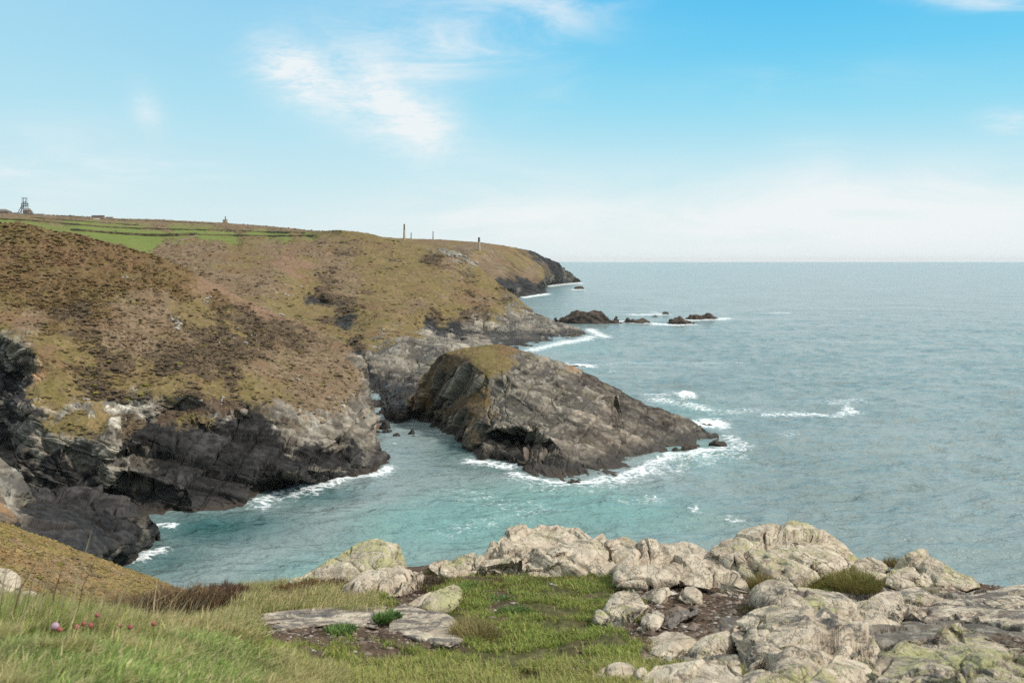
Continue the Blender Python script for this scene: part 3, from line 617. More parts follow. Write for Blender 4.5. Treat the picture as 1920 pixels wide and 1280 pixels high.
# foam: lace that closes up where the sea breaks
p2 = t.mapping(pos, (0,0,0), (0,0,0), (.75,1,1))
f1 = t.noise(p2, .45, 7, .68, 1.4); f2 = t.noise(p2, 1.7, 5, .7, 1.0)
vor = t.n('ShaderNodeTexVoronoi', {'Vector': t.mapping(t.vm('ADD', pos, t.vm('SCALE', t.n('ShaderNodeTexNoise', {'Vector': pos, 'Scale': .5, 'Detail': 4}).outputs[1])), (0,0,0), (0,0,0), (.6,.9,1)), 'Scale': .75}, feature='DISTANCE_TO_EDGE')
lace = t.m('SUBTRACT', 1.0, t.m('MULTIPLY', vor.outputs[0], 1.6), clamp=True)
fn = t.m('ADD', t.m('ADD', t.m('MULTIPLY', f1, .55), t.m('MULTIPLY', f2, .45)), t.m('MULTIPLY', t.m('SUBTRACT', lace, .6), .25))
fn = t.m('ADD', t.m('MULTIPLY', t.m('SUBTRACT', fn, .5), 3.3), .44)
fm = t.m('MULTIPLY', t.sstep(t.m('SUBTRACT', t.m('ADD', fa, fn), 1.0), -.15, .50), t.sstep(fa, .02, .20))
caps = t.m('MULTIPLY', t.sstep(t.noise(t.mapping(pos, (5,2,0), (0,0,.05), (.35,1,1)), .22, 8, .72, .8), .73, .80), .5)
fm = t.m('MAXIMUM', fm, caps)
patch = t.sstep(t.noise(pos, .012, 3, .55), .38, .66)
deepc = t.mix(patch, (.200, .258, .252, 1), (.250, .305, .298, 1))
wc = t.mix(t.m('MAXIMUM', sh_refl, 0.0), deepc, (.125, .325, .290, 1))
wc = t.mix(t.m('MULTIPLY', sh_refl, -1.0, clamp=True), wc, (.012, .082, .082, 1))  # negative part: painted cliff reflections darken the water
water = t.n('ShaderNodeBsdfPrincipled', {'Base Color': wc, 'Roughness': .16, 'IOR': 1.33, 'Specular IOR Level': .5, 'Normal': bump.outputs[0]})
foamb = t.n('ShaderNodeBsdfPrincipled', {'Base Color': (.80, .83, .83, 1), 'Roughness': .85, 'Normal': t.n('ShaderNodeBump', {'Height': f2, 'Strength': .4, 'Distance': .6}).outputs[0]})
mx = t.n('ShaderNodeMixShader', {0: fm, 1: water.outputs[0], 2: foamb.outputs[0]})
t.n('ShaderNodeOutputMaterial', {'Surface': mx.outputs[0]})
sea = new_mesh('sea', SV, SQ, mw, attrs={'foam': foam, 'shallow_or_reflection': shal_refl})
tag(sea, kind='structure')
print('sea', len(SV))

# ------------------------------------------------------------------ sea air: even haze round everything
Xh, Yh0, Yh1, Zh0, Zh1 = 125000.0, -400.0, 44000.0, -12.0, 175.0
hv = np.array([(x, y, z) for z in (Zh0, Zh1) for y in (Yh0, Yh1) for x in (-Xh, Xh)], float)
hq = np.array([(0,2,3,1),(4,5,7,6),(0,1,5,4),(2,6,7,3),(0,4,6,2),(1,3,7,5)])
mh = bpy.data.materials.new('sea_haze'); mh.use_nodes = True; t = NT(mh.node_tree)
pv = t.n('ShaderNodeVolumePrincipled', {'Color': (.93, .97, 1.0, 1), 'Density': HAZE})
t.n('ShaderNodeOutputMaterial', {'Volume': pv.outputs[0]})
haze = new_mesh('haze', hv, hq, mh, smooth=False); tag(haze, 'thin pale sea haze', kind='stuff')
# ------------------------------------------------------------------ foreground cliff top
def DF(py): return 1680.0 / (py - 862.0)          # the cliff top slopes gently down and away
def fg(px, py, c, off=0.0): return (px, py, DF(py) + off, c)
FG_out = [(-260,1125,8.6,'t'),(0,1128,8.4,'t'),(110,1150,7.9,'s'),(220,1152,7.6,'k'),(330,1128,7.6,'k'),(420,1108,7.8,'k'),(500,1098,7.9,'s'),(560,1090,8.0,'k'),(640,1072,8.3,'k'),(720,1066,8.4,'s'),(800,1060,8.5,'s'),(900,1052,8.7,'s'),(1020,1050,8.8,'s'),(1150,1045,8.9,'s'),(1300,1048,8.9,'s'),(1480,1050,8.9,'s'),(1620,1066,8.5,'t'),(1700,1072,8.4,'s'),(1800,1086,8.2,'s'),(1860,1098,8.0,'s'),(1950,1103,7.9,'s'),(2300,1120,7.4,'s'),(2600,1500,2.6,'t'),(1900,2300,1.2,'t'),(900,2300,1.2,'t'),(100,2300,1.1,'t'),(-700,1500,1.9,'t')]
FG_in = [(0,1222,2.7,'t'),(100,1212,2.75,'t'),(200,1208,2.8,'t'),(300,1208,2.95,'t'),(400,1212,3.2,'t'),(470,1222,3.55,'t'),(540,1240,3.8,'t'),(60,1260,2.3,'t'),(250,1260,2.45,'t'),(420,1265,2.9,'t'),(560,1290,3.5,'t'),(0,1400,1.8,'t'),(400,1400,2.1,'t'),
 fg(770,1160,'s',.12),fg(820,1175,'s',.12),fg(850,1192,'s',.12),fg(780,1188,'s',.12),fg(660,1150,'s',.12),fg(550,1158,'s',.12),fg(600,1150,'s',.12),fg(640,1240,'t'),fg(700,1280,'t'),fg(800,1240,'t'),fg(900,1270,'t'),fg(520,1205,'s'),fg(600,1200,'s'),fg(680,1205,'s'),fg(740,1200,'s'),fg(620,1185,'s'),fg(560,1165,'s'),fg(450,1160,'t'),fg(470,1130,'t'),fg(600,1120,'t'),fg(700,1115,'t'),(380,1160,6.0,'k'),(300,1168,6.0,'k'),(245,1168,6.2,'k'),(260,1185,4.6,'k'),(340,1182,4.8,'k'),(150,1165,7.0,'t'),
 fg(860,1110,'t'),fg(900,1090,'ts'),fg(960,1090,'t'),fg(940,1110,'s'),fg(1040,1090,'ts'),fg(1100,1080,'t'),fg(1130,1095,'t'),fg(900,1140,'t'),fg(1000,1130,'t'),fg(1060,1120,'t'),fg(1100,1110,'ts'),fg(1100,1150,'ts'),fg(900,1180,'t'),fg(1000,1180,'t'),fg(1080,1190,'t'),fg(1150,1200,'ts'),fg(1180,1220,'t'),fg(950,1230,'t'),fg(1050,1240,'ts'),fg(1110,1265,'s'),fg(1040,1280,'t'),fg(1150,1235,'t'),
 fg(1230,1150,'s'),fg(1300,1150,'s'),fg(1350,1140,'s'),fg(1320,1180,'s'),fg(1250,1120,'s'),fg(1400,1130,'s'),fg(1360,1110,'s'),fg(1220,1215,'s'),fg(1270,1170,'s'),
 fg(1420,1180,'rl'),fg(1560,1170,'rl'),fg(1660,1190,'r'),fg(1620,1100,'r'),fg(1350,1260,'rl'),fg(1330,1215,'r'),fg(1450,1090,'t'),fg(1540,1090,'t'),fg(1580,1100,'t'),fg(1640,1095,'s'),fg(1500,1100,'t'),fg(1900,1140,'r'),fg(1500,1200,'rl'),fg(1600,1200,'rl'),fg(1800,1130,'r'),fg(1700,1250,'rl'),fg(1400,1250,'rl'),
 fg(1200,1400,'t'),fg(800,1400,'t'),fg(1700,1400,'s')]
MAT_SOIL = land_mat('cliff_top_soil', 14, .8, .05, .45)
land('cliff_top', FG_out, FG_in, 6, floor=None, rock=(.35, .06), veg=(.10, .028), seed=21, mat=MAT_SOIL, wet=0, wl_cov=.35, autorock=-2, smooth_it=6)

# ---- bare rock of the foreground
def rock_mat():
    m = bpy.data.materials.new('lichened_stone'); m.use_nodes = True; t = NT(m.node_tree)
    pos = t.n('ShaderNodeNewGeometry').outputs['Position']; nrm = t.n('ShaderNodeNewGeometry').outputs['Normal']
    oi = t.n('ShaderNodeAttribute', attribute_type='OBJECT', attribute_name='darkness').outputs['Fac']
    ol = t.n('ShaderNodeAttribute', attribute_type='OBJECT', attribute_name='lichen').outputs['Fac']
    nz = t.n('ShaderNodeSeparateXYZ', {0: nrm}).outputs[2]
    ani = t.mapping(pos, (0,0,0), (.2,.5,.4), (1,.45,1.6))
    a = t.noise(pos, 2.6, 6, .62, .5); b = t.noise(ani, 9, 6, .68, .6); c = t.noise(pos, 38, 5, .7); d = t.noise(pos, 5.2, 6, .66, .8); e = t.noise(pos, 120, 3, .6)
    base = t.mix(t.sstep(b, .34, .66), (.36, .29, .215, 1), (.62, .535, .41, 1))
    base = t.mix(t.m('MULTIPLY', t.sstep(a, .50, .68), .6), base, (.48, .36, .27, 1))
    base = t.mix(t.m('MULTIPLY', t.sstep(c, .56, .70), .55), base, (.70, .645, .55, 1))
    # bare dark slate where the lichen has not taken
    dk = t.sstep(t.m('ADD', t.m('ADD', t.m('MULTIPLY', d, .7), t.m('MULTIPLY', c, .25)), t.m('SUBTRACT', oi, .465)), .50, .58)
    slate = t.mix(c, (.085, .075, .070, 1), (.17, .155, .145, 1))
    slate = t.mix(t.sstep(a, .5, .7), slate, (.14, .095, .07, 1))
    base = t.mix(t.m('MULTIPLY', dk, .9), base, slate)
    # pale discs and yellow green crust
    v = t.n('ShaderNodeTexVoronoi', {'Vector': t.vm('ADD', pos, t.vm('SCALE', t.n('ShaderNodeTexNoise', {'Vector': pos, 'Scale': 30.0, 'Detail': 3}).outputs[1])), 'Scale': 11.0})
    w_ = t.vm('SCALE', pos)
    disc = t.m('MULTIPLY', t.sstep(v.outputs[0], .30, .20), t.sstep(t.noise(pos, 4.0, 3), .55, .62))
    base = t.mix(t.m('MULTIPLY', disc, .0), base, (.62, .62, .56, 1))
    lf = t.m('ADD', t.m('ADD', t.m('MULTIPLY', t.noise(pos, 3.4, 7, .70, .6), .65), t.m('MULTIPLY', t.noise(pos, 28, 4, .7), .35)), t.m('ADD', t.m('MULTIPLY', t.m('SUBTRACT', ol, .455), .55), t.m('MULTIPLY', nz, .03)))
    lk = t.sstep(lf, .52, .62)
    lcol = t.mix(t.noise(pos, 60, 3, .6), (.27, .26, .10, 1), (.48, .46, .24, 1))
    base = t.mix(t.m('MULTIPLY', lk, .85), base, lcol)
    cr = t.m('ABSOLUTE', t.m('SUBTRACT', t.noise(ani, 7.0, 5, .6, 1.2), .5))
    ck = t.sstep(cr, .020, .0)
    base = t.mix(t.m('MULTIPLY', ck, .6), base, (.06, .052, .045, 1))
    base = t.mix(t.m('MULTIPLY', t.sstep(e, .60, .72), .5), base, (.08, .075, .068, 1))
    hh = t.m('ADD', t.m('ADD', t.m('MULTIPLY', b, 1.0), t.m('MULTIPLY', c, .45)), t.m('ADD', t.m('MULTIPLY', lk, .25), t.m('ADD', t.m('MULTIPLY', e, .12), t.m('MULTIPLY', ck, -.5))))
    bp = t.n('ShaderNodeBump', {'Height': hh, 'Strength': .6, 'Distance': .04})
    p = t.n('ShaderNodeBsdfPrincipled', {'Base Color': base, 'Roughness': .88, 'Specular IOR Level': .25, 'Normal': bp.outputs[0]})
    t.n('ShaderNodeOutputMaterial', {'Surface': p.outputs[0]})
    return m
MAT_ROCK = rock_mat()
FGROCKS = []
FG_AX, FG_AX2 = axis_of((1200,1020,8),(1390,1090,7)), axis_of((1480,990,8),(1400,1090,7))
def fg_rock(label, poly, base=None, t=.25, bulge=.10, dark=.40, lichen=.45, size=.28, amp=.055, seed=1, name='rock', ridges=(), group='bare rocks along the cliff top', push=0.0):
    """a solid boulder or ledge: its seen side rounded, its underside carried down into the ground"""
    poly = np.array(poly, float)
    if base is None: base = poly[:, 1].max()
    D0 = DF(base) + push
    def depth(py): return D0 + t * (DF(min(max(py, 985), base)) - D0) if py < base else DF(py) + push
    # finer outline with a little unevenness
    rs = np.random.RandomState(seed); out = []
    for i in range(len(poly)):
        a, b = poly[i], poly[(i + 1) % len(poly)]; n = max(1, int(np.hypot(*(b - a)) / 26))
        nn = np.array([-(b - a)[1], (b - a)[0]]) / max(np.hypot(*(b - a)), 1e-6)
        for k in range(n):
            out.append(a + (b - a) * k / n + (nn * rs.uniform(-1.6, 1.6) if k else 0))
    out = np.array(out)
    x0, y0 = out.min(0); x1, y1 = out.max(0)
    step = max(10, min(x1 - x0, y1 - y0) / 6)
    gx, gy = np.meshgrid(np.arange(x0, x1, step), np.arange(y0, y1, step * .7)); g = np.stack([gx.ravel(), gy.ravel()], 1)
    g += rs.uniform(-.3, .3, g.shape) * step
    def inside(q):
        c = np.zeros(len(q), bool)
        for i in range(len(out)):
            a, b = out[i], out[(i + 1) % len(out)]
            m = ((a[1] > q[:, 1]) != (b[1] > q[:, 1]))
            xx = a[0] + (q[:, 1] - a[1]) * (b[0] - a[0]) / np.where(abs(b[1] - a[1]) < 1e-9, 1e-9, b[1] - a[1])
            c ^= m & (q[:, 0] < xx)
        return c
    g = g[inside(g)]
    dist = np.full(len(g), 1e9)
    for i in range(len(out)):
        a, b = out[i], out[(i + 1) % len(out)]; ab = b - a
        tt = np.clip(((g - a) @ ab) / max(ab @ ab, 1e-9), 0, 1)
        dist = np.minimum(dist, np.linalg.norm(g - (a + tt[:, None] * ab), axis=1))
    g, dist = g[dist > step * .35], dist[dist > step * .35]
    dm = max(dist.max(), 1) if len(dist) else 1
    lump = rs.uniform(-.55, .55, len(g))
    O = [(p[0], p[1], depth(p[1]), 'r') for p in out]
    I = []
    for p, d_, lm in zip(g, dist, lump):
        u_ = min(d_ / dm, 1) ** .85
        I.append((p[0], p[1], depth(p[1]) - .72 * bulge * u_ * (1 + lm), 'r'))
    V, C, T, ring = triangulate(O, I)
    wpx = (x1 - x0) / F * D0
    V, C, T, hid, pin = skirt(V, C, T, ring, {}, max(.18, min(.5, wpx * .4)), None)
    A = np.stack([hid, pin], 1)
    V, T, A = refine(V, T, A, 13, 7, iso=.95, hf=2)
    V = smooth(V, T, 3, .5 * (1 - .45 * (A[:, 1] > .95)) * (A[:, 0] < .5))
    V, T, A = refine(V, T, A, 2.6, 8, iso=.95, hf=3)
    N = normals(V, T)
    M = rotm(25, 30, 40, (2.0, 1.2, .8))
    d = facets(V, M, size * 2.4, seed * 13, amp * 1.15, 1.9) + facets(V, M, size * .55, seed * 13 + 3, amp * .16) + amp * .09 * fbm(V, size * .5, 4, .55, seed * 13 + 5)
    d += ledges(V, FG_AX, size * .75, seed * 13 + 30, amp * .45)[0] + ledges(V, FG_AX2, size * 2.0, seed * 13 + 50, amp * .6)[0]
    d += facets(V, rotm(10, 60, 20, (1.6, 1.0, 1.0)), size * 1.1, seed * 13 + 90, amp * .22, 1.6)
    q = (V @ M) / (size * 1.5); cr = np.abs(vnoise(q + .5 * np.stack([vnoise(q * 2, 71), vnoise(q * 2, 72), vnoise(q * 2, 73)], 1), seed * 13 + 8))
    d -= amp * .95 * (1 - sm(cr, 0, .055))
    V = V + N * (d * .85)[:, None]
    c0 = V[:].mean(0); c0[2] = V[:, 2].min()
    o = new_mesh(name, V, T, MAT_ROCK, loc=c0)
    o['darkness'] = float(dark); o['lichen'] = float(lichen)
    tag(o, label, 'rock', group)
    FGROCKS.append(o)
    return o
R = fg_rock
R('yellow lichened boulder standing alone at left against the turquoise water', [(537,1090),(550,1077),(597,1050),(627,1033),(663,1023),(690,1013),(707,1008),(723,1013),(737,1027),(752,1048),(760,1066),(740,1085),(690,1096),(650,1105),(600,1112),(550,1108)], t=.16, bulge=.16, dark=.36, lichen=.52, seed=1, push=.55)
R('smooth cream slab between the lone boulder and the heather tuft', [(660,1100),(672,1085),(700,1074),(737,1066),(780,1062),(800,1068),(795,1088),(770,1106),(733,1120),(690,1122),(665,1116)], t=.45, bulge=.10, dark=.30, lichen=.36, seed=2, push=.15)
R('low pale rock touching the left foot of the biggest cream boulder', [(800,1063),(813,1047),(850,1043),(870,1038),(890,1033),(897,1060),(890,1082),(850,1092),(822,1080)], t=.2, bulge=.10, dark=.36, lichen=.45, seed=3, push=.35)
R('biggest cream boulder, broad and rounded, rising at the middle of the cliff edge', [(883,1055),(890,1040),(905,1025),(935,1000),(950,986),(985,982),(1005,984),(1030,984),(1043,976),(1060,983),(1090,985),(1120,997),(1140,1016),(1150,1045),(1162,1072),(1150,1090),(1060,1082),(1000,1088),(950,1082),(895,1086),(884,1072)], t=.20, bulge=.30, dark=.28, lichen=.40, size=.42, amp=.085, seed=4, push=.25)
R('low ridge of pale rock tucked between the two biggest boulders', [(1140,1022),(1167,1013),(1207,1018),(1230,1026),(1225,1052),(1190,1075),(1160,1082),(1148,1050)], t=.25, bulge=.08, dark=.36, lichen=.42, seed=25, push=.45)
R('long grained cream ledge sloping down right from the biggest boulder to the domed one', [(1160,1072),(1190,1046),(1225,1022),(1246,1016),(1286,1015),(1316,1027),(1345,1044),(1395,1088),(1410,1106),(1400,1122),(1370,1122),(1325,1104),(1255,1092),(1211,1098),(1160,1098)], t=.35, bulge=.22, dark=0.36, lichen=.30, size=.36, amp=.07, seed=5, push=.1)
R('large domed boulder with yellow green lichen on its crown', [(1325,1031),(1347,1012),(1382,998),(1430,991),(1474,989),(1517,994),(1539,1005),(1574,1018),(1600,1036),(1607,1055),(1598,1078),(1545,1085),(1500,1104),(1474,1112),(1420,1098),(1380,1070),(1345,1044)], t=.20, bulge=.32, dark=.32, lichen=.48, size=.40, amp=.08, seed=6, push=.15)
R('small grey rock just right of the domed boulder', [(1596,1066),(1609,1051),(1644,1049),(1662,1060),(1668,1085),(1655,1105),(1620,1092),(1600,1084)], t=.25, bulge=.10, dark=.40, lichen=.42, seed=7, push=.35)
R('farthest right boulder on the skyline, sharp topped and yellow flecked', [(1655,1097),(1664,1064),(1690,1052),(1710,1044),(1732,1038),(1762,1051),(1797,1073),(1832,1084),(1843,1100),(1810,1116),(1736,1116),(1690,1112)], t=.22, bulge=.18, dark=0.40, lichen=.50, seed=8, push=.3)
R('long hummocked cream rock in front of the grass pocket', [(1425,1120),(1450,1110),(1482,1108),(1500,1106),(1517,1106),(1557,1112),(1605,1114),(1650,1108),(1684,1110),(1705,1145),(1690,1170),(1649,1182),(1596,1176),(1539,1172),(1482,1160),(1445,1140)], t=.5, bulge=.16, dark=0.48, lichen=.40, size=.34, amp=.07, seed=9)
R('wide flat slab of brown slate patched with pale lichen at the far right', [(1640,1116),(1700,1100),(1758,1090),(1810,1098),(1859,1106),(1890,1098),(1920,1095),(2010,1094),(2060,1190),(1920,1186),(1860,1170),(1797,1164),(1736,1172),(1690,1160),(1655,1140)], t=.85, bulge=.10, dark=.515, lichen=.36, size=.36, amp=.05, seed=10)
R('broad broken cream outcrop at bottom right with grey slate streaks', [(1364,1184),(1382,1158),(1420,1149),(1452,1146),(1500,1160),(1530,1166),(1561,1158),(1583,1180),(1640,1186),(1660,1210),(1650,1260),(1620,1300),(1600,1380),(1300,1380),(1370,1290),(1383,1250),(1384,1210)], t=.75, bulge=.16, dark=0.49, lichen=.40, size=.30, amp=.07, seed=11)
R('smooth grey flecked rock running out of the bottom edge beside the turf', [(1155,1292),(1175,1268),(1194,1248),(1255,1230),(1325,1230),(1384,1240),(1392,1290),(1380,1400),(1150,1400)], t=.7, bulge=.12, dark=0.43, lichen=.34, size=.28, amp=.055, seed=12)
R('small rounded stone at the bottom edge of the turf', [(1118,1272),(1130,1258),(1154,1247),(1180,1253),(1190,1266),(1172,1284),(1135,1286)], t=.5, bulge=.07, dark=.42, lichen=.36, amp=.03, seed=13, group='loose stones on the cliff top')
R('pale wedge of rock left of the brown gravel pocket', [(1203,1206),(1218,1190),(1240,1182),(1272,1186),(1303,1206),(1295,1230),(1250,1236),(1215,1226)], t=.6, bulge=.09, dark=.34, lichen=.36, amp=.04, seed=14, group='loose stones on the cliff top')
R('pale stone at the lower lip of the gravel pocket', [(1299,1222),(1312,1205),(1329,1195),(1362,1192),(1372,1210),(1340,1232),(1310,1238)], t=.6, bulge=.08, dark=0.43, lichen=.40, amp=.04, seed=15, group='loose stones on the cliff top')
R('blocky pale rock with dark flank at right edge of the turf', [(1115,1160),(1128,1127),(1145,1114),(1163,1108),(1194,1113),(1218,1136),(1185,1164),(1155,1184),(1130,1178)], t=.4, bulge=.12, dark=0.52, lichen=.38, amp=.045, seed=16, group='loose stones on the cliff top')
R('leaning pale block second from the turf edge', [(1185,1180),(1207,1145),(1233,1133),(1250,1148),(1236,1180),(1212,1192)], t=.4, bulge=.07, dark=0.46, lichen=.34, amp=.03, seed=17, group='loose stones on the cliff top')
R('reddish grey block beside the gravel with a flat top', [(1234,1174),(1251,1140),(1275,1133),(1305,1136),(1309,1150),(1278,1164),(1258,1182)], t=.5, bulge=.06, dark=.62, lichen=.25, amp=.03, seed=18, group='loose stones on the cliff top')
R('small dark upright stone below the grained ledge', [(1216,1130),(1226,1108),(1246,1100),(1253,1119),(1240,1136)], t=.3, bulge=.05, dark=.46, lichen=.36, amp=.025, seed=19, group='loose stones on the cliff top')
R('cracked cream block directly under the grained ledge', [(1270,1122),(1277,1099),(1300,1100),(1314,1112),(1314,1132),(1290,1134)], t=.3, bulge=.07, dark=.32, lichen=.40, amp=.025, seed=20, group='loose stones on the cliff top')
R('nearest boulder at bottom right corner, thick with grey green lichen', [(1590,1300),(1610,1262),(1632,1236),(1640,1206),(1655,1190),(1690,1176),(1745,1171),(1752,1156),(1775,1148),(1797,1144),(1846,1149),(1876,1167),(1925,1180),(2030,1200),(2060,1420),(1590,1420)], t=.40, bulge=.24, dark=0.54, lichen=.53, size=.34, amp=.075, seed=21, push=-.55)
R('flat grey slab on the left, longer of the two split slabs by bare soil', [(470,1187),(487,1157),(497,1145),(540,1143),(583,1137),(623,1131),(667,1125),(715,1126),(735,1136),(722,1160),(708,1178),(683,1174),(617,1170),(550,1178),(510,1184)], t=.92, bulge=.015, dark=.535, lichen=.26, size=.5, amp=.016, push=-.24, seed=22, group='flat slabs in the turf')
R('flat grey slab with pale rim, right of the two split slabs by bare soil', [(735,1140),(757,1129),(800,1144),(833,1147),(852,1160),(867,1173),(868,1200),(843,1212),(783,1199),(727,1185),(732,1162)], t=.90, bulge=.015, dark=.525, lichen=.28, size=.5, amp=.016, push=-.24, seed=23, group='flat slabs in the turf')
R('low lichen covered rock behind the right hand split slab', [(757,1132),(785,1117),(815,1104),(850,1091),(863,1100),(861,1122),(838,1142),(805,1146),(780,1138)], t=.35, bulge=.10, dark=.42, lichen=.58, amp=.04, seed=24)
R('white weathered rock at the left frame edge, upper of two', [(-60,1120),(-50,1070),(-10,1062),(12,1068),(32,1082),(34,1100),(20,1118),(-10,1126)], t=.15, bulge=.12, dark=.22, lichen=.28, amp=.04, seed=26, push=.9, group='white rocks behind the straw grass')
R('white weathered rock behind the straw grass, lower of two', [(10,1150),(22,1118),(55,1112),(80,1124),(92,1148),(80,1172),(40,1178),(15,1168)], t=.15, bulge=.12, dark=.22, lichen=.28, amp=.04, seed=27, push=1.6, group='white rocks behind the straw grass')
# ------------------------------------------------------------------ grasses and plants
def blade_mat(name, rough=.6, trans=.25):
    m = bpy.data.materials.new(name); m.use_nodes = True; t = NT(m.node_tree)
    c = t.n('ShaderNodeAttribute', attribute_name='Col').outputs['Color']
    pos = t.n('ShaderNodeNewGeometry').outputs['Position']
    c = t.mix(1.0, c, t.ramp(t.noise(pos, 45, 2), [(.3, .8), (.7, 1.2)]), 'MULTIPLY')
    p = t.n('ShaderNodeBsdfPrincipled', {'Base Color': c, 'Roughness': rough, 'Specular IOR Level': .2})
    tr = t.n('ShaderNodeBsdfTranslucent', {'Color': c})
    t.n('ShaderNodeOutputMaterial', {'Surface': t.n('ShaderNodeMixShader', {0: trans, 1: p.outputs[0], 2: tr.outputs[0]}).outputs[0]})
    return m
MAT_BLADE = blade_mat('grass_blades'); MAT_TWIG = blade_mat('heather_twigs', .8, .08); MAT_LEAF = blade_mat('plant_leaves', .5, .2)
def blades(B, h, w, az, lean, col, rs, curl=.5, tip=.55):
    """bent tapering blades: B roots, h length, w width, az direction of lean, lean 0..1"""
    n = len(B); dirh = np.stack([np.cos(az), np.sin(az), 0 * az], 1)
    side = np.stack([-np.sin(az + rs.uniform(-1.2, 1.2, n)), np.cos(az + rs.uniform(-1.2, 1.2, n)), 0 * az], 1)
    up = np.array([0, 0, 1.0])
    l1 = lean[:, None]; hh = h[:, None]; ww = w[:, None]
    m1 = B + hh * (.5 * (up * np.sqrt(np.maximum(1 - (l1 * .7) ** 2, .02)) + dirh * l1 * .7))
    l2 = np.minimum(l1 * (1 + curl), .98)
    m2 = m1 + hh * (.5 * (up * np.sqrt(np.maximum(1 - l2 ** 2, .02)) + dirh * l2))
    V = np.stack([B - side * ww * .5, B + side * ww * .5, m1 - side * ww * .5 * .8, m1 + side * ww * .5 * .8, m2], 1).reshape(-1, 3)
    o = np.arange(n)[:, None] * 5
    T = np.concatenate([o + [0, 1, 3], o + [0, 3, 2], o + [2, 3, 4]])
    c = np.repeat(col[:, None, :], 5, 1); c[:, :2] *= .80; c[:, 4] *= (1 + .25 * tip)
    return V, T, c.reshape(-1, 3)
class Tuft:
    def __init__(s): s.V, s.T, s.C, s.n = [], [], [], 0
    def add(s, V, T, C): s.V.append(V); s.T.append(T + s.n); s.C.append(C); s.n += len(V)
    def build(s, name, mat, parent=None, loc=None):
        return new_mesh(name, np.concatenate(s.V), np.concatenate(s.T), mat, np.clip(np.concatenate(s.C), 0, 1), parent=parent, smooth=False, loc=loc)
L = LANDS['cliff_top']; FGV, FGP, FGW = L['V'], L['px'], L['W']
it, is_, ik = COV.index('t'), COV.index('s'), COV.index('k')
vis = (L['hid'] < .02) & (FGP[:, 0] > -140) & (FGP[:, 0] < 2060) & (FGP[:, 1] < 1330)
rs = np.random.RandomState(5)
G1, G2, ST, YE = (np.array(x) for x in ((.135,.190,.036), (.31,.36,.08), (.60,.49,.28), (.42,.35,.14)))
def scatter(mask, per, jit=.02):
    q = np.nonzero(mask)[0]; k = rs.uniform(0, 1, (len(q), 8)) < per / 8
    q = np.concatenate([q[k[:, i]] for i in range(8)])
    B = FGV[q].copy(); y = FGP[q][:, 1]; B[:, :2] += rs.normal(0, jit, (len(q), 2)); return B, FGP[q]
def pick_fg(px, py):
    q = ((FGP - np.array([px, py])) ** 2).sum(1) + 1e9 * (L['hid'] > .02); return FGV[np.argmin(q)].copy()
def pal(n, a, b, c, pc, jit=.18):
    u_ = rs.uniform(0, 1, (n, 1)); col = a * (1 - u_) + b * u_
    k = rs.uniform(0, 1, n) < pc; col[k] = c * rs.uniform(.7, 1.15, (k.sum(), 1))
    return col * rs.uniform(1 - jit, 1 + jit, (n, 1))
mound = (FGP[:, 0] < 640) & (FGP[:, 1] > 1200 + 0.0 * FGP[:, 0]) & ((FGP[:, 1] > 1204 + (FGP[:, 0] - 380) * .25) | (FGP[:, 0] < 380))
turfm = FGW[:, it] > .35
tn = fbm(FGV, .28, 4, .6, 77)
# short turf of the ledge
B, P = scatter(vis & turfm & ~mound & (FGP[:, 0] > 430) & (tn > -.11) & (tn > -.28), 1.15, .012)
n = len(B); patchy = fbm(B, .35, 3, .6, 91)
col = pal(n, G1, G2, YE, .18) * (1 + .3 * patchy[:, None]) + np.clip(-patchy, 0, 1)[:, None] * np.array((.08, .05, .012))
low = sm(P[:, 1], 1215, 1275)
col = col * (1 - .5 * low[:, None]) + .5 * low[:, None] * pal(n, YE, ST * .8, G2, .35)
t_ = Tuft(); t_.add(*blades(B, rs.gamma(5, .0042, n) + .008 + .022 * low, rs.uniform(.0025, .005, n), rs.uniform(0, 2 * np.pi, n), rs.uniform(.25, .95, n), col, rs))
# broad little rosette leaves among it
B, P = scatter(vis & turfm & ~mound & (FGP[:, 0] > 700) & (FGP[:, 1] < 1240) & (tn > .0), .22, .012)
n = len(B)
t_.add(*blades(B, rs.uniform(.012, .03, n), rs.uniform(.006, .012, n), rs.uniform(0, 2 * np.pi, n), rs.uniform(.6, .98, n), pal(n, np.array((.07, .13, .025)), np.array((.16, .22, .05)), np.array((.16, .07, .03)), .15), rs))
turf = t_.build('turf', MAT_BLADE); tag(turf, 'short green cliff top turf between the rocks, thin over bare soil', 'turf', None, 'stuff')
# deep grass of the near mound, swept to the right by the wind
B, P = scatter(vis & mound, 1.5, .02)
n = len(B); gz = fbm(B, .30, 3, .6, 55); dry = sm(1.6 * fbm(B, .16, 3, .6, 66) + .8 * sm(P[:, 0], 380, 560) + .35 * sm(P[:, 0], 60, -60), .15, .55)
col = pal(n, np.array((.135, .220, .045)), np.array((.38, .45, .14)), ST, .22) * (1 + .6 * gz[:, None])
col = col * (1 - dry[:, None] * .75) + .75 * dry[:, None] * pal(n, YE, ST, G2, .12)
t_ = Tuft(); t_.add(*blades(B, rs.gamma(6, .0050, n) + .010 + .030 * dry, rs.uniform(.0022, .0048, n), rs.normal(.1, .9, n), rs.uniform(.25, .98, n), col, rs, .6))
o = t_.build('mound_grass', MAT_BLADE); tag(o, 'deep soft green and straw grass of the near mound at bottom left', 'grass', None, 'stuff')
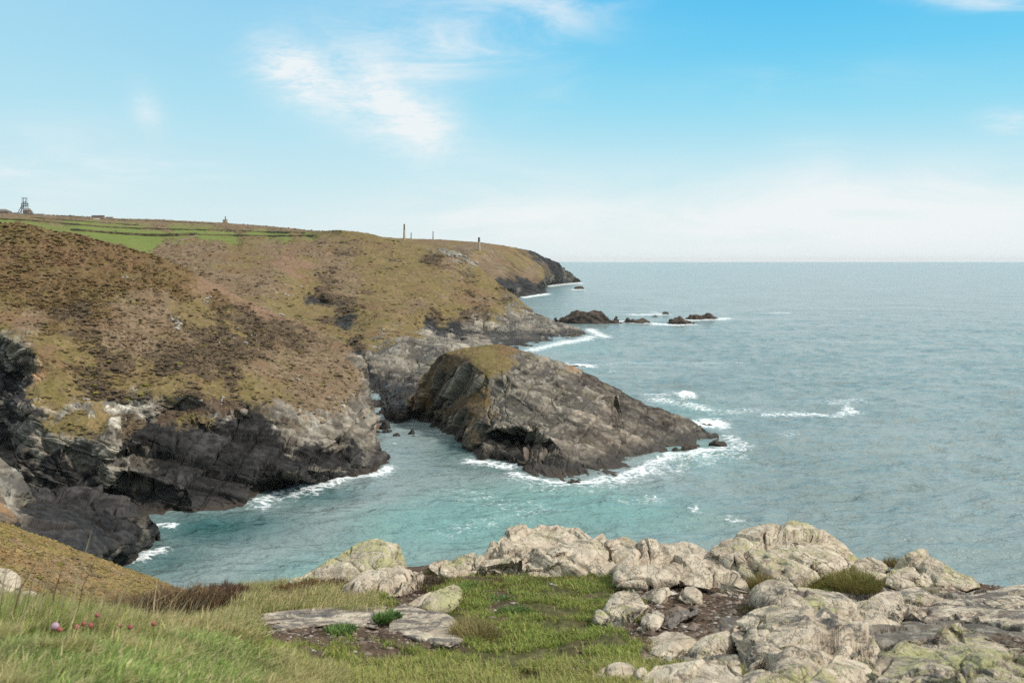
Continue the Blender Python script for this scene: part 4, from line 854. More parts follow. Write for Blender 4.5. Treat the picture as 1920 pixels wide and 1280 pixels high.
# longer mixed grass behind the mound and round the slabs
mid = vis & (((FGP[:, 0] < 470) & (FGP[:, 1] < 1206)) | ((FGP[:, 0] < 700) & (FGP[:, 1] < 1150)))
B, P = scatter(mid & (FGW[:, ik] < .35), 1.6, .03)
n = len(B); left = sm(P[:, 0], 330, 60); gz = fbm(B, .5, 3, .6, 44)
col = pal(n, YE, ST * 1.15, G1, .15); gcol = pal(n, G1, G2, ST, .2)
k = (rs.uniform(0, 1, n) < .25 + .45 * left + .35 * gz)[:, None]; col = np.where(k, gcol, col)
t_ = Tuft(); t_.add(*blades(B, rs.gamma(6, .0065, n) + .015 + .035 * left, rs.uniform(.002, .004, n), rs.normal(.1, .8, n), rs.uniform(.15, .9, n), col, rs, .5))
o = t_.build('dry_grass', MAT_BLADE); tag(o, 'knee high dry straw and green grass behind the near mound', 'grass', None, 'stuff')
# tall straw stalks
q = np.nonzero(mid & (FGP[:, 0] < 440))[0]; q = q[rs.choice(len(q), 420)]
B = FGV[q]; P = FGP[q]; n = len(B)
# fewer to the right
hgt_ = rs.uniform(.14, .36, n) * (1 - .35 * sm(P[:, 0], 150, 420))
t_ = Tuft(); t_.add(*blades(B, hgt_, rs.uniform(.0035, .0055, n), rs.normal(.05, .45, n), np.abs(rs.normal(.42, .16, n)).clip(.05, .9), pal(n, np.array((.34, .26, .14)), np.array((.52, .43, .27)), np.array((.16, .11, .06)), .15), rs, .35))
B2 = B + 0; 
o = t_.build('straw_stalks', MAT_BLADE); tag(o, 'thin pale straw stalks leaning right above the left grass', 'grass stalks', None, 'stuff')

# ---- heather bushes
def bush(label, spots, cols, n_tw, name='heather_bush', group='heather bushes on the cliff top', tw=.0035, lean=.6):
    P0 = np.mean([pick_fg(s[0], s[1]) for s in spots], 0)
    e = tag(empty(name, P0), label, 'bush', group)
    tt, st = Tuft(), Tuft()
    for (px, py, r, hgt) in spots:
        c = pick_fg(px, py) - P0
        n = int(n_tw * (r / .25) ** 2)
        a = rs.uniform(0, 2 * np.pi, n); rr = r * np.sqrt(rs.uniform(0, 1, n))
        top = hgt * (1 - (rr / r) ** 2 * .6) * (1 + .25 * np.sin(a * 5 + px)) * rs.uniform(.35, 1, n)
        B = c + np.stack([rr * np.cos(a), rr * np.sin(a), top * .55 - .02], 1)
        colr = pal(n, np.array(cols[0]), np.array(cols[1]), np.array(cols[2]), .15, .3)
        tt.add(*blades(B, top * .30 + .012, rs.uniform(.6, 1.6, n) * tw, a + rs.normal(0, .8, n), rs.uniform(.2, .95, n), colr, rs, .3))
        m = n // 6
        a = rs.uniform(0, 2 * np.pi, m); rr = r * .8 * np.sqrt(rs.uniform(0, 1, m))
        B = c + np.stack([rr * np.cos(a), rr * np.sin(a), 0 * rr - .02], 1)
        st.add(*blades(B, hgt * rs.uniform(.4, .75, m), np.full(m, tw * 1.3), a, rs.uniform(.1, .5, m), pal(m, np.array((.05, .035, .025)), np.array((.10, .07, .05)), np.array((.2, .16, .12)), .1), rs, .2))
    tt.build('foliage', MAT_TWIG, e); st.build('twigs', MAT_TWIG, e)
    return e
HB = ((.10, .060, .034), (.19, .115, .058), (.22, .18, .075))
bush('long low brown heather bush with a dark hollow under it, left of the slabs', [(235,1166,.24,.20),(265,1162,.26,.22),(300,1160,.28,.24),(335,1156,.28,.24),(370,1150,.26,.23),(395,1146,.22,.20)], HB, 2600)
bush('upright purplish heather bush at the cliff edge below the cove water', [(395,1128,.20,0.160),(420,1122,.20,0.160),(445,1118,.16,0.120)], ((.085, .042, .034), (.15, .085, .06), (.16, .11, .07)), 2600)
bush('rusty brown heather at the foot of the lone lichened boulder', [(560,1112,.24,0.068),(600,1106,.26,0.087),(640,1098,.22,0.087),(520,1115,.22,0.056)], ((.085, .042, .018), (.165, .085, .035), (.12, .13, .035)), 2400)
bush('bare twiggy heather tuft between cream slab and lichen rock', [(780,1110,.16,0.087),(800,1096,.15,0.105),(765,1118,.12,0.056)], ((.075, .048, .038), (.13, .09, .07), (.17, .09, .05)), 1800)
bush('small dark green heather sprig beside the bare twiggy tuft', [(820,1092,.11,0.087),(838,1084,.09,0.056)], ((.045, .065, .024), (.09, .105, .04), (.13, .08, .04)), 2600)
bush('heather creeping along the foot of the biggest cream boulder', [(900,1098,.12,0.043),(930,1094,.14,0.050),(1010,1090,.13,0.037),(1070,1090,.13,0.043),(1120,1090,.14,0.043)], ((.09, .05, .03), (.14, .085, .045), (.08, .11, .03)), 1600)
bush('dark heather filling the cleft under the grained ledge', [(1250,1098,.10,0.050),(1290,1110,.10,0.043),(1265,1104,.1,0.043)], ((.055, .04, .025), (.10, .07, .04), (.08, .10, .03)), 1600)
# ---- single tufts and rosettes
def grass_tuft(label, spots, a, b, c, pc, h, n0, wid=.003, lean=.75, cat='grass tuft', name='grass_tuft', group='grass tufts among the rocks', mat=None, lift=0.0):
    P0 = np.mean([pick_fg(s[0], s[1]) for s in spots], 0); tt = Tuft()
    for (px, py, r) in spots:
        cc = pick_fg(px, py); cc[2] += lift; n = int(n0 * (r / .1) ** 2)
        ang = rs.uniform(0, 2 * np.pi, n); rr = r * np.sqrt(rs.uniform(0, 1, n))
        B = cc + np.stack([rr * np.cos(ang), rr * np.sin(ang), 0 * rr - .01], 1)
        tt.add(*blades(B, h * rs.uniform(.5, 1.15, n), wid * rs.uniform(.7, 1.4, n), ang + rs.normal(0, .7, n), rs.uniform(.15, lean, n), pal(n, np.array(a), np.array(b), np.array(c), pc, .25), rs, .5))
    return tag(tt.build(name, mat or MAT_BLADE, loc=P0), label, cat, group)
YG = ((.14, .15, .04), (.24, .22, .07), (.22, .14, .05), .2)
grass_tuft('olive grass filling the hollow in front of the domed boulder', [(1450,1096,.16),(1500,1098,.2),(1530,1092,.24),(1570,1096,.24),(1600,1104,.18),(1545,1104,.2)], *YG, .085, 700, lift=.03)
grass_tuft('rusty grass tuft at the left end of the grass hollow', [(1418,1100,.12),(1432,1108,.10)], (.17, .12, .04), (.26, .19, .07), (.14, .15, .04), .3, .10, 700, lift=.03)
grass_tuft('straw grass tuft against the right end of the split slabs', [(886,1196,.10),(900,1202,.10),(880,1186,.08)], (.22, .17, .07), (.36, .28, .13), (.15, .17, .05), .25, .11, 800)
grass_tuft('little yellow green grass tuft below the pale wedge of rock', [(1228,1222,.06),(1238,1226,.05)], *YG, .06, 1200)
grass_tuft('moss tuft at the front of the long hummocked rock', [(1408,1148,.07),(1425,1150,.06)], (.16, .14, .05), (.24, .18, .07), (.14, .15, .04), .2, .035, 1500)
grass_tuft('grass tuft in the saddle beside the farthest right boulder', [(1680,1078,.10),(1700,1084,.08)], (.15, .13, .04), (.24, .18, .06), (.14, .09, .04), .2, .08, 700, lift=.08)
grass_tuft('bright green rosette plant growing on bare soil under the long slab', [(625,1186,.055),(645,1182,.06),(640,1190,.05)], (.07, .13, .03), (.15, .23, .06), (.10, .16, .05), .2, .045, 1100, .009, .95, 'plant', 'rosette_plant', 'green rosettes by the slabs', MAT_LEAF)
grass_tuft('bright green rosette plant in the crack between the split slabs', [(718,1172,.05),(735,1166,.05)], (.06, .12, .03), (.14, .22, .06), (.10, .16, .05), .2, .045, 1200, .008, .95, 'plant', 'rosette_plant', 'green rosettes by the slabs', MAT_LEAF, .03)
grass_tuft('bright green cushion plant left of the biggest boulder turf', [(882,1104,.09),(866,1108,.06)], (.08, .15, .03), (.16, .25, .06), (.12, .17, .05), .2, .05, 1100, .006, .9, 'plant', 'cushion_plant', 'green cushions on the turf', MAT_LEAF)
grass_tuft('rounded green cushion plant in the middle of the turf', [(965,1150,.10),(940,1128,.08)], (.07, .13, .03), (.15, .22, .055), (.12, .15, .05), .2, .045, 1000, .006, .9, 'plant', 'cushion_plant', 'green cushions on the turf', MAT_LEAF)
# ---- thrift
def tube(p0, p1, r, n=6):
    a = np.linspace(0, 2 * np.pi, n, endpoint=False); ring = np.stack([np.cos(a) * r, np.sin(a) * r, 0 * a], 1)
    V = np.concatenate([ring + p0, (ring * .8) + p1]); i = np.arange(n); j = (i + 1) % n
    return V, np.concatenate([np.stack([i, j, j + n], 1), np.stack([i, j + n, i + n], 1)])
def thrift(px, py, D, size, open_, label):
    py -= 3; c = P3(px, py, D); g = pick_fg(px, max(py + 22, 1196)); base = np.array([c[0] - .01, c[1] + .01, min(g[2], c[2] - .05)])
    e = tag(empty('thrift_flower', base), label, 'flower', 'thrift flowers on the near mound'); top = c - base
    V, T = tube(np.zeros(3), top - np.array([0, 0, size * .5]), .0011); new_mesh('stem', V, T, MAT_LEAF, np.tile((.16, .14, .05), (len(V), 1)), e)
    # a globe of many small petals
    n = 70; k = np.arange(n) + .5; ph = np.arccos(1 - 1.75 * k / n); th = np.pi * (1 + 5 ** .5) * k
    dv = np.stack([np.cos(th) * np.sin(ph), np.sin(th) * np.sin(ph), np.cos(ph)], 1)
    VV, TT, CC = [], [], []
    for q in range(n):
        d_ = dv[q]; s_ = np.cross(d_, (0.3, .2, 1)); s_ /= np.linalg.norm(s_); u_ = np.cross(d_, s_); r = size * .5; pw = size * .17
        o_ = len(VV) * 5
        VV.append(np.array([d_ * r * .45, d_ * r * .85 + s_ * pw, d_ * r * .85 - s_ * pw, d_ * r * .95 + u_ * pw, d_ * r * 1.08 - u_ * pw]) + top)
        TT.append(np.array([[0, 1, 3], [0, 3, 2], [1, 4, 3], [3, 4, 2]]) + o_)
        a = np.array((.62, .42, .50) if open_ else (.42, .13, .13)) * rs.uniform(.85, 1.15)
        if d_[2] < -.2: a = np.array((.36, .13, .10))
        CC.append(np.tile(a, (5, 1)))
    new_mesh('flower_head', np.concatenate(VV), np.concatenate(TT), MAT_LEAF, np.concatenate(CC), e, smooth=False)
    return e
for a in [(103,1177,2.6,.021,True,'only open pale pink thrift flower, leftmost on the near mound'),
          (112,1183,2.58,.013,False,'thrift bud touching the open pink flower'),
          (144,1178,2.65,.014,False,'dark red thrift bud next right of the open flower'),
          (157,1172,2.68,.012,False,'thrift bud in the middle of the left three buds'),
          (170,1175,2.66,.015,False,'salmon thrift bud rightmost of the left three buds'),
          (182,1156,2.75,.012,False,'tallest thrift bud, raised above all the others'),
          (226,1176,2.8,.011,False,'small dark thrift bud before the heather hollow'),
          (244,1178,2.78,.014,False,'round salmon thrift bud before the heather hollow'),
          (288,1172,2.85,.013,False,'rightmost thrift bud, pink against the dark heather')]: thrift(*a)
# ---- gravel in the soil pocket
def gravel(name, label, mask, n, s0):
    q = np.nonzero(mask)[0]; q = q[rs.choice(len(q), n)]; tt = Tuft()
    oct_ = np.array([(1,0,0),(-1,0,0),(0,1,0),(0,-1,0),(0,0,1),(0,0,-1)], float); fc = np.array([(0,2,4),(2,1,4),(1,3,4),(3,0,4),(2,0,5),(1,2,5),(3,1,5),(0,3,5)])
    V = oct_[None] * (rs.gamma(3, s0 / 3, (n, 1, 1)) * rs.uniform(.5, 1.4, (n, 6, 1))) * np.array([1.3, 1, .6]) + FGV[q][:, None] + np.array([0, 0, s0 * .3])
    c = pal(n, np.array((.12, .085, .065)), np.array((.27, .22, .18)), np.array((.40, .37, .33)), .15, .3)
    tt.add(V.reshape(-1, 3), (fc[None] + np.arange(n)[:, None, None] * 6).reshape(-1, 3), np.repeat(c, 6, 0))
    return tag(tt.build(name, MAT_TWIG), label, 'gravel', None, 'stuff')
gravel('gravel', 'brown slate chips lying in the bare soil between the rocks', vis & (FGW[:, is_] > .4) & (FGP[:, 0] > 1150) & (FGP[:, 1] < 1260), 2600, .012)
gravel('soil_crumbs', 'dark crumbs of earth and dead stems before the split slabs', vis & (FGW[:, is_] > .4) & (FGP[:, 0] > 470) & (FGP[:, 0] < 1140) & (FGP[:, 1] > 1070), 2200, .008)

# ---- scrub on the hills: low domes of heather and gorse, thick where the ground is heath
def scrub(name, land_name, label, n, r0, r1, covers, seed, low=.42):
    L2 = LANDS[land_name]; rg = np.random.RandomState(seed)
    wgt = sum(L2['W'][:, COV.index(c)] * k_ for c, k_ in covers) * (L2['hid'] < .02) * (1 - L2['rk']) * (.15 + np.clip(fbm(L2['V'], r1 * 7, 3, .6, seed) + .35, 0, 1))
    P = L2['px']; wgt = wgt * ((P[:, 0] > -20) & (P[:, 0] < 1940))
    q = rg.choice(len(wgt), n, p=wgt / wgt.sum())
    a = np.linspace(0, 2 * np.pi, 8, endpoint=False)
    T0, V0 = [], [(0, 0, 1.0)]
    for k, (rr, zz) in enumerate(((.55, .82), (.92, .38), (1.0, -.35))): V0 += [(rr * math.cos(t_ + k * .4), rr * math.sin(t_ + k * .4), zz) for t_ in a]
    for i in range(8):
        j = (i + 1) % 8; T0.append((0, 1 + i, 1 + j))
        for k in range(2): p = 1 + 8 * k; T0 += [(p + i, p + 8 + i, p + 8 + j), (p + i, p + 8 + j, p + j)]
    V0 = np.array(V0); T0 = np.array(T0); m = len(V0)
    r = rg.uniform(r0, r1, n) * rg.uniform(.6, 1.0, n)
    V = V0[None] * np.stack([r * rg.uniform(.8, 1.5, n), r * rg.uniform(.8, 1.3, n), r * low * rg.uniform(.6, 1.3, n)], 1)[:, None] * rg.uniform(.72, 1.28, (n, m, 1)) + L2['V'][q][:, None]
    buf = np.zeros(len(L2['V']) * 4, np.float32); L2['obj'].data.attributes['Col'].data.foreach_get('color', buf)
    base = buf.reshape(-1, 4)[q, :3]; tone = rg.uniform(0, 1, n)
    col = base * (.92 + .42 * tone[:, None]); gorse = tone > .97; col[gorse] = np.array((.20, .17, .035)) * rg.uniform(.7, 1.1, (gorse.sum(), 1)); dk = tone < .14; col[dk] = base[dk] * np.array((.74, .75, .70))
    o = new_mesh(name, V.reshape(-1, 3), (T0[None] + np.arange(n)[:, None, None] * m).reshape(-1, 3), MAT_TWIG, np.repeat(col[:, None], m, 1).reshape(-1, 3) * rg.uniform(.82, 1.18, (n * m, 1)), smooth=False)
    return tag(o, label, 'scrub', None, 'stuff')
scrub('heath_scrub', 'hill_across_cove', 'low brown heather and gorse scrub over the hill across the cove', 8000, .35, .85, (('h', 1.0), ('k', 1.3), ('d', .35), ('g', .15)), 41)
scrub('hillside_scrub', 'hillside', 'low scrub dotted over the long hillside', 3600, .8, 2.0, (('k', 1.5), ('d', .5), ('g', .25)), 42, .45)
scrub('slope_scrub', 'golden_slope', 'tussocks on the golden slope', 5000, .10, .30, (('g', 1.0), ('h', 1.0), ('d', 1.0), ('k', 1.0)), 43, .8)
# ------------------------------------------------------------------ rocks in the sea
def plain_rock_mat(name, cols, scale):
    m = bpy.data.materials.new(name); m.use_nodes = True; t = NT(m.node_tree)
    pos = t.n('ShaderNodeNewGeometry').outputs['Position']
    f = t.noise(pos, scale, 6, .68, .5); c = t.ramp(f, [(.32, cols[0]), (.5, cols[1]), (.68, cols[2])])
    b = t.n('ShaderNodeBump', {'Height': t.noise(pos, scale * 2.5, 5, .65), 'Strength': .7, 'Distance': 1.0 / scale * .4})
    p = t.n('ShaderNodeBsdfPrincipled', {'Base Color': c, 'Roughness': .75, 'Specular IOR Level': .3, 'Normal': b.outputs[0]})
    t.n('ShaderNodeOutputMaterial', {'Surface': p.outputs[0]}); return m
MAT_REEF = plain_rock_mat('reef_rock', ((.028, .022, .018), (.070, .052, .040), (.13, .098, .072)), .35)
MAT_BLACK = plain_rock_mat('wet_black_rock', ((.020, .018, .017), (.042, .038, .035), (.075, .068, .062)), .8)
MAT_RUST = plain_rock_mat('rust_rock', ((.10, .05, .03), (.21, .095, .05), (.26, .14, .085)), 1.0)
MAT_WHITE = plain_rock_mat('white_outcrop', ((.16, .14, .12), (.34, .31, .26), (.52, .48, .42)), .8)
def ico(sub):
    import bmesh
    bm = bmesh.new(); bmesh.ops.create_icosphere(bm, subdivisions=sub, radius=1); bm.verts.ensure_lookup_table()
    V = np.array([v.co for v in bm.verts]); T = np.array([[v.index for v in f.verts] for f in bm.faces]); bm.free(); return V, T
ICO5 = ico(5); ICO4 = ico(4); ICO3 = ico(3)
def sea_rock(px, py, wpx, hpx, label, profile, mat=None, seed=1, name='sea_rock', cat='rock', group=None, deep=.5, ic=None, block=.9):
    """ragged islet: profile gives relative heights from left to right"""
    P = P3(px, py, 'w'); D = P[1]; rx = wpx / F * D / 2; hz = hpx / F * D
    V, T = ic or ICO5; V = V.copy()
    u_ = (V[:, 0] + 1) / 2
    pr = np.interp(u_, np.linspace(0, 1, len(profile)), profile)
    X = V * np.array([rx, rx * deep, 1])
    up = np.where(V[:, 2] > 0, V[:, 2] ** .7 if False else np.abs(V[:, 2]) ** .75, -np.abs(V[:, 2]) * .6)
    X[:, 2] = up * hz * pr
    s = min(rx, hz * 2.2)
    N = normals(X, T)
    X = X + N * (facets(X + P, rotm(20, 25, 20, (1.8, 1.2, .8)), s * .75, seed, s * .28 * block) + facets(X + P, rotm(20, 25, 20), s * .3, seed + 3, s * .13 * block) + s * .09 * fbm(X + P, s * .4, 3, .6, seed + 5))[:, None]
    o = new_mesh(name, X + P, T, mat or MAT_REEF, loc=P)
    return tag(o, label, cat, group)
SG = 'sea rocks off the headland'
sea_rock(1098, 606, 130, 25, 'long low reef nearest the shore, ragged topped with two knobs', [.2, .7, .8, 1.0, .85, 1.0, .85, .55, .12], seed=2, group=SG, deep=.35)
sea_rock(1186, 606, 66, 10, 'flat sea rock just off the seaward end of the long reef', [.2, .35, .9, .75, 1.0, .5], seed=3, group=SG)
sea_rock(1277, 608, 54, 15, 'cone shaped sea rock in front of the far double humped one', [.4, .85, 1.0, .7, .45, .25], seed=4, group=SG)
sea_rock(1315, 599, 62, 11, 'far double humped sea rock, outermost of the group', [.3, .8, 1.0, .6, .9, .75, .4], seed=5, group=SG, deep=.4)
sea_rock(1248, 590, 14, 6, 'little cube like sea rock farthest from the shore reef', [.9, 1, .8], seed=6, group=SG, ic=ICO4)
sea_rock(1228, 593.6, 12, 2.4, 'tiny awash sea rock left of the cone shaped one', [.5, 1, .6], seed=7, group=SG, ic=ICO4)
sea_rock(1086, 542, 20, 5.5, 'small lone rock awash below the far headland', [.4, .9, 1, .8], seed=8, group=SG, ic=ICO4)
sea_rock(1139, 631.5, 8, 2, 'small dark rock in the foam off the middle point', [.6, 1, .6], seed=9, group=SG, ic=ICO4)
sea_rock(1080, 689, 40, 5, 'low dark rock awash behind the promontory', [.3, 1, .7, .4], seed=10, group=SG, ic=ICO4)
TG = 'rocks awash at the promontory tip'
for k, (px, py, w_, h_, lb) in enumerate([(1345,838,40,14,'jagged wet rock at the very tip of the promontory'),(1298,846,44,13,'larger wet rock in the surf before the tip'),(1245,853,30,9,'knobbly wet rock in the surf below the brown face'),(1322,798,30,5,'flat wet rock in the surf behind the tip'),(1268,846,22,6,'small wet rock between two larger ones in the surf'),(1075,906,30,7,'low wet rock at the foot of the promontory face')]):
    sea_rock(px, py, w_, h_, lb, [.4, .9, 1, .7, .8, .4], seed=30 + k, group=TG, ic=ICO4)
CG = 'boulders at the head of the cove'
sea_rock(743, 820, 16, 9, 'square black boulder standing alone in the cove water', [.9, 1, 1, .95], MAT_BLACK, 41, 'boulder', 'rock', CG, .8, ICO4, .5)
sea_rock(771, 814, 13, 9, 'pointed black boulder right of the square one in the cove', [.3, .6, 1, .8], MAT_BLACK, 42, 'boulder', 'rock', CG, .8, ICO4)
sea_rock(703, 806, 20, 17, 'rust orange boulder at the head of the cove', [.7, 1, .9, .6], MAT_RUST, 43, 'boulder', 'rock', CG, .8, ICO4, .5)
sea_rock(722, 806, 22, 16, 'large black boulder beside the rust orange one', [.6, 1, 1, .7], MAT_BLACK, 44, 'boulder', 'rock', CG, .8, ICO4)
sea_rock(727, 810, 22, 5, 'flat black boulder awash under the large one', [.6, 1, .8, .4], MAT_BLACK, 45, 'boulder', 'rock', CG, .7, ICO4)
sea_rock(708, 813, 16, 6, 'low black boulder touching the left shore', [.6, 1, .8], MAT_BLACK, 46, 'boulder', 'rock', CG, .7, ICO4)
sea_rock(716, 816, 13, 2.5, 'thin black rock barely above the cove water', [.6, 1, .6], MAT_BLACK, 47, 'boulder', 'rock', CG, .7, ICO4)
sea_rock(775, 818, 9, 2, 'tiny black rock before the pointed boulder', [.6, 1, .6], MAT_BLACK, 48, 'boulder', 'rock', CG, .7, ICO4)
# white quartz shingle behind the boulders
sea_rock(707, 792, 20, 15, 'pile of pale shingle wedged at the head of the gully', [.6, 1, .9, .6], MAT_WHITE, 49, 'boulder', 'rock', CG, .9, ICO4)

# ------------------------------------------------------------------ white outcrops on the slopes
def outcrop(land_name, label, knobs, seed, group):
    """one outcrop: several knobs of the same bedrock breaking through the turf"""
    P0 = pick(land_name, knobs[0][0], knobs[0][1])
    e = tag(empty('rock_outcrop', P0), label, 'rock outcrop', group)
    for k, (px, py, s) in enumerate(knobs):
        c = pick(land_name, px, py); r = s / F * c[1] * .5
        V, T = (v_.copy() for v_ in ICO3); V = V * np.array([1, .8, .55]) * r
        V = V + normals(V, T) * (facets(V + c, rotm(20, 25, 20), r * .8, seed + k, r * .7))[:, None]
        V[:, 2] += r * .12
        new_mesh('stone', V + (c - P0), T, MAT_WHITE, None, e)
    return e
OG = 'pale outcrops on the hill across the cove'
rr_ = random.Random(4)
def knobs(cx, cy, rx, ry, n, s): return [(cx + rr_.gauss(0, rx), cy + rr_.gauss(0, ry), s * rr_.choice((.35, .5, .7, 1.0, 1.35))) for _ in range(n)]
outcrop('hill_across_cove', 'largest white outcrop, round, halfway up the hill', knobs(333, 605, 6, 5, 16, 9), 3, OG)
outcrop('hill_across_cove', 'scattered white stones on the green strip high on the hill', knobs(390, 562, 14, 5, 14, 6), 4, OG)
outcrop('hill_across_cove', 'trail of white stones right of the dark heather', knobs(480, 628, 15, 8, 16, 5), 5, OG)
outcrop('hill_across_cove', 'white stones left of the trail, in dark heather', knobs(420, 640, 18, 4, 13, 5), 6, OG)
outcrop('hill_across_cove', 'small white patch near the right brow of the hill', knobs(557, 709, 5, 3, 7, 5), 7, OG)
outcrop('hill_across_cove', 'pale pair of stones above the overhang', knobs(252, 743, 4, 4, 5, 8), 8, OG)
outcrop('hill_across_cove', 'single white streak of rock in upper heather', knobs(236, 519, 5, 1.5, 5, 4), 9, OG)
outcrop('hill_across_cove', 'tiny white stone above the largest white outcrop', knobs(311, 579, 2, 3, 4, 5), 10, OG)
outcrop('hill_across_cove', 'white stones strung along the path edge by the reddish bracken', knobs(520, 577, 12, 4, 9, 5), 11, OG)
outcrop('hill_across_cove', 'white stones at the lip of the cliff by the pale ridge', knobs(150, 752, 14, 5, 10, 7), 12, OG)
outcrop('hill_across_cove', 'white flecks over the brown overhang', knobs(400, 752, 20, 5, 14, 5), 13, OG)
outcrop('hill_across_cove', 'white flecked rock at the right corner of the cliff top', knobs(628, 765, 22, 16, 26, 5), 14, OG)
OH = 'pale outcrops on the long hillside'
outcrop('hillside', 'pale rocky crest on the shoulder below the chimneys', knobs(862, 481, 16, 5, 16, 6), 21, OH)
outcrop('hillside', 'grey stones scattered under the pale crest', knobs(880, 508, 14, 7, 18, 5), 22, OH)
outcrop('hillside', 'white stones in the middle of the hillside', knobs(797, 568, 10, 4, 8, 6), 23, OH)
outcrop('hillside', 'white stones above the grey gully', knobs(722, 622, 10, 5, 14, 5), 24, OH)
outcrop('hillside', 'white stones right above the grey slabs', knobs(742, 608, 7, 3, 8, 4), 25, OH)
outcrop('hillside', 'pinkish stones beside the small upper cave', knobs(530, 545, 20, 8, 20, 4), 26, OH)

# ------------------------------------------------------------------ mine chimneys, engine house, headframe, sheds
def col_mat(name, a, b, scale):
    m = bpy.data.materials.new(name); m.use_nodes = True; t = NT(m.node_tree)
    pos = t.n('ShaderNodeNewGeometry').outputs['Position']
    c = t.mix(t.sstep(t.noise(pos, scale, 5, .65), .3, .7), (*a, 1), (*b, 1))
    p = t.n('ShaderNodeBsdfPrincipled', {'Base Color': c, 'Roughness': .9, 'Specular IOR Level': .2,
            'Normal': t.n('ShaderNodeBump', {'Height': t.noise(pos, scale * 4, 3), 'Strength': .5, 'Distance': .3}).outputs[0]})
    t.n('ShaderNodeOutputMaterial', {'Surface': p.outputs[0]}); return m
M_GRAN = col_mat('granite_masonry', (.32, .25, .185), (.46, .37, .29), .6)
M_BRICK = col_mat('brick_masonry', (.11, .085, .07), (.17, .13, .10), .8)
M_STEEL = col_mat('dark_steel', (.07, .08, .085), (.12, .13, .135), .5)
M_CLAD = col_mat('brown_cladding', (.16, .13, .11), (.22, .18, .155), .3)
M_ROOF = col_mat('pale_roof', (.45, .45, .44), (.58, .58, .56), .2)
M_WALLB = col_mat('building_wall', (.28, .23, .19), (.36, .31, .26), .3)
M_HEDGE = col_mat('hedge_bank', (.060, .058, .024), (.13, .10, .055), .25)
M_STONEW = col_mat('stone_wall', (.13, .11, .075), (.24, .21, .16), .5)
def lathe(prof, n=16):
    a = np.linspace(0, 2 * np.pi, n, endpoint=False); V, T = [], []
    for (r, z) in prof: V += [(r * math.cos(t_), r * math.sin(t_), z) for t_ in a]
    for k in range(len(prof) - 1):
        for i in range(n):
            j = (i + 1) % n; p, q = k * n + i, k * n + j; T += [(p, q, q + n), (p, q + n, p + n)]
    return np.array(V, float), np.array(T)
def chimney(land_name, px, ybase, ytop, wpx, label, D=None, brick=.35, px_b=None):
    g = pick(land_name, px, ybase) if D is None else np.array([(px - CX) / F * D, D, ground(land_name, (px - CX) / F * D, D)])
    D = g[1]; hh = (ybase - ytop) / F * D + (H - (ybase - HY) / F * D - g[2]); r = wpx / F * D / 2
    e = tag(empty('mine_chimney', g), label, 'chimney', 'old mine chimneys')
    zb = hh * (1 - brick)
    V, T = lathe([(r * 1.05, -4), (r * 1.0, 0), (r * .92, zb * .45), (r * .90, zb * .46), (r * .72, zb)]); new_mesh('shaft', V, T, M_GRAN, None, e, smooth=False)
    V, T = lathe([(r * .69, zb), (r * .58, hh - 1.2), (r * .50, hh - .9), (r * .42, hh - .9), (r * .40, hh - 4)]); new_mesh('brick_stack', V, T, M_BRICK, None, e, smooth=False)
    V, T = lathe([(r * .50, hh - 1.3), (r * .70, hh - 1.1), (r * .70, hh - .4), (r * .62, hh), (r * .42, hh), (r * .42, hh - 1.2)]); new_mesh('rim', V, T, M_BRICK, None, e, smooth=False)
chimney('far_headland', 758, 449, 420, 4.6, 'tallest slender chimney, leftmost of the four on the skyline', 1900)
chimney('far_headland', 771, 449, 436.5, 2.6, 'smallest chimney, just right of the tallest', 1960)
chimney('far_headland', 812, 449, 433.5, 2.6, 'middle chimney standing alone between the small and broad ones', 1930)
chimney('far_headland', 898, 470, 445, 6.2, 'broad squat chimney on the slope near the sea, rightmost', None, .32)
def box(x0, x1, y0, y1, z0, z1):
    V = np.array([(x, y, z) for z in (z0, z1) for y in (y0, y1) for x in (x0, x1)], float)
    return V, np.array([(0,2,3),(0,3,1),(4,5,7),(4,7,6),(0,1,5),(0,5,4),(2,6,7),(2,7,3),(0,4,6),(0,6,2),(1,3,7),(1,7,5)])
def beam(a, b, r):
    a, b = np.array(a, float), np.array(b, float); d_ = (b - a) / np.linalg.norm(b - a); s_ = np.cross(d_, (.31, .95, .05)); s_ /= np.linalg.norm(s_); u_ = np.cross(d_, s_)
    V = np.array([p + s_ * r * i + u_ * r * j for p in (a, b) for j in (-1, 1) for i in (-1, 1)])
    return V, np.array([(0,2,3),(0,3,1),(4,5,7),(4,7,6),(0,1,5),(0,5,4),(2,6,7),(2,7,3),(0,4,6),(0,6,2),(1,3,7),(1,7,5)])
def parts(name, lst, mat, par):
    tt = Tuft()
    for V, T in lst: tt.add(V, T, np.full((len(V), 3), .3))
    return new_mesh(name, np.concatenate(tt.V), np.concatenate(tt.T), mat, None, par, smooth=False)
def site(px, D): x = (px - CX) / F * D; return np.array([x, D, ground('hillside', x, D)])
# engine house
g = site(422, 1690); k = 1690 / F
e = tag(empty('engine_house', g), 'ruined engine house with its chimney alone on the brown ridge', 'ruin')
hw = 3.6 * k
parts('wall', [box(-hw, hw, -3, 4, -3, 5.2 * k), box(-hw, -hw * .45, -2.9, 4, 5.2 * k, 6.2 * k), box(hw * .3, hw * .9, -2.9, 4, 5.2 * k, 6.6 * k)], M_GRAN, e)
parts('window', [box(-hw * .25, hw * .2, -3.05, -2.6, 2.2 * k, 4.2 * k)], M_STEEL, e)
V, T = lathe([(1.15 * k, 5 * k), (.75 * k, 12 * k), (.55 * k, 12 * k), (.55 * k, 10 * k)]); V[:, 0] += .6 * k; new_mesh('chimney_stack', V, T, M_BRICK, None, e, smooth=False)
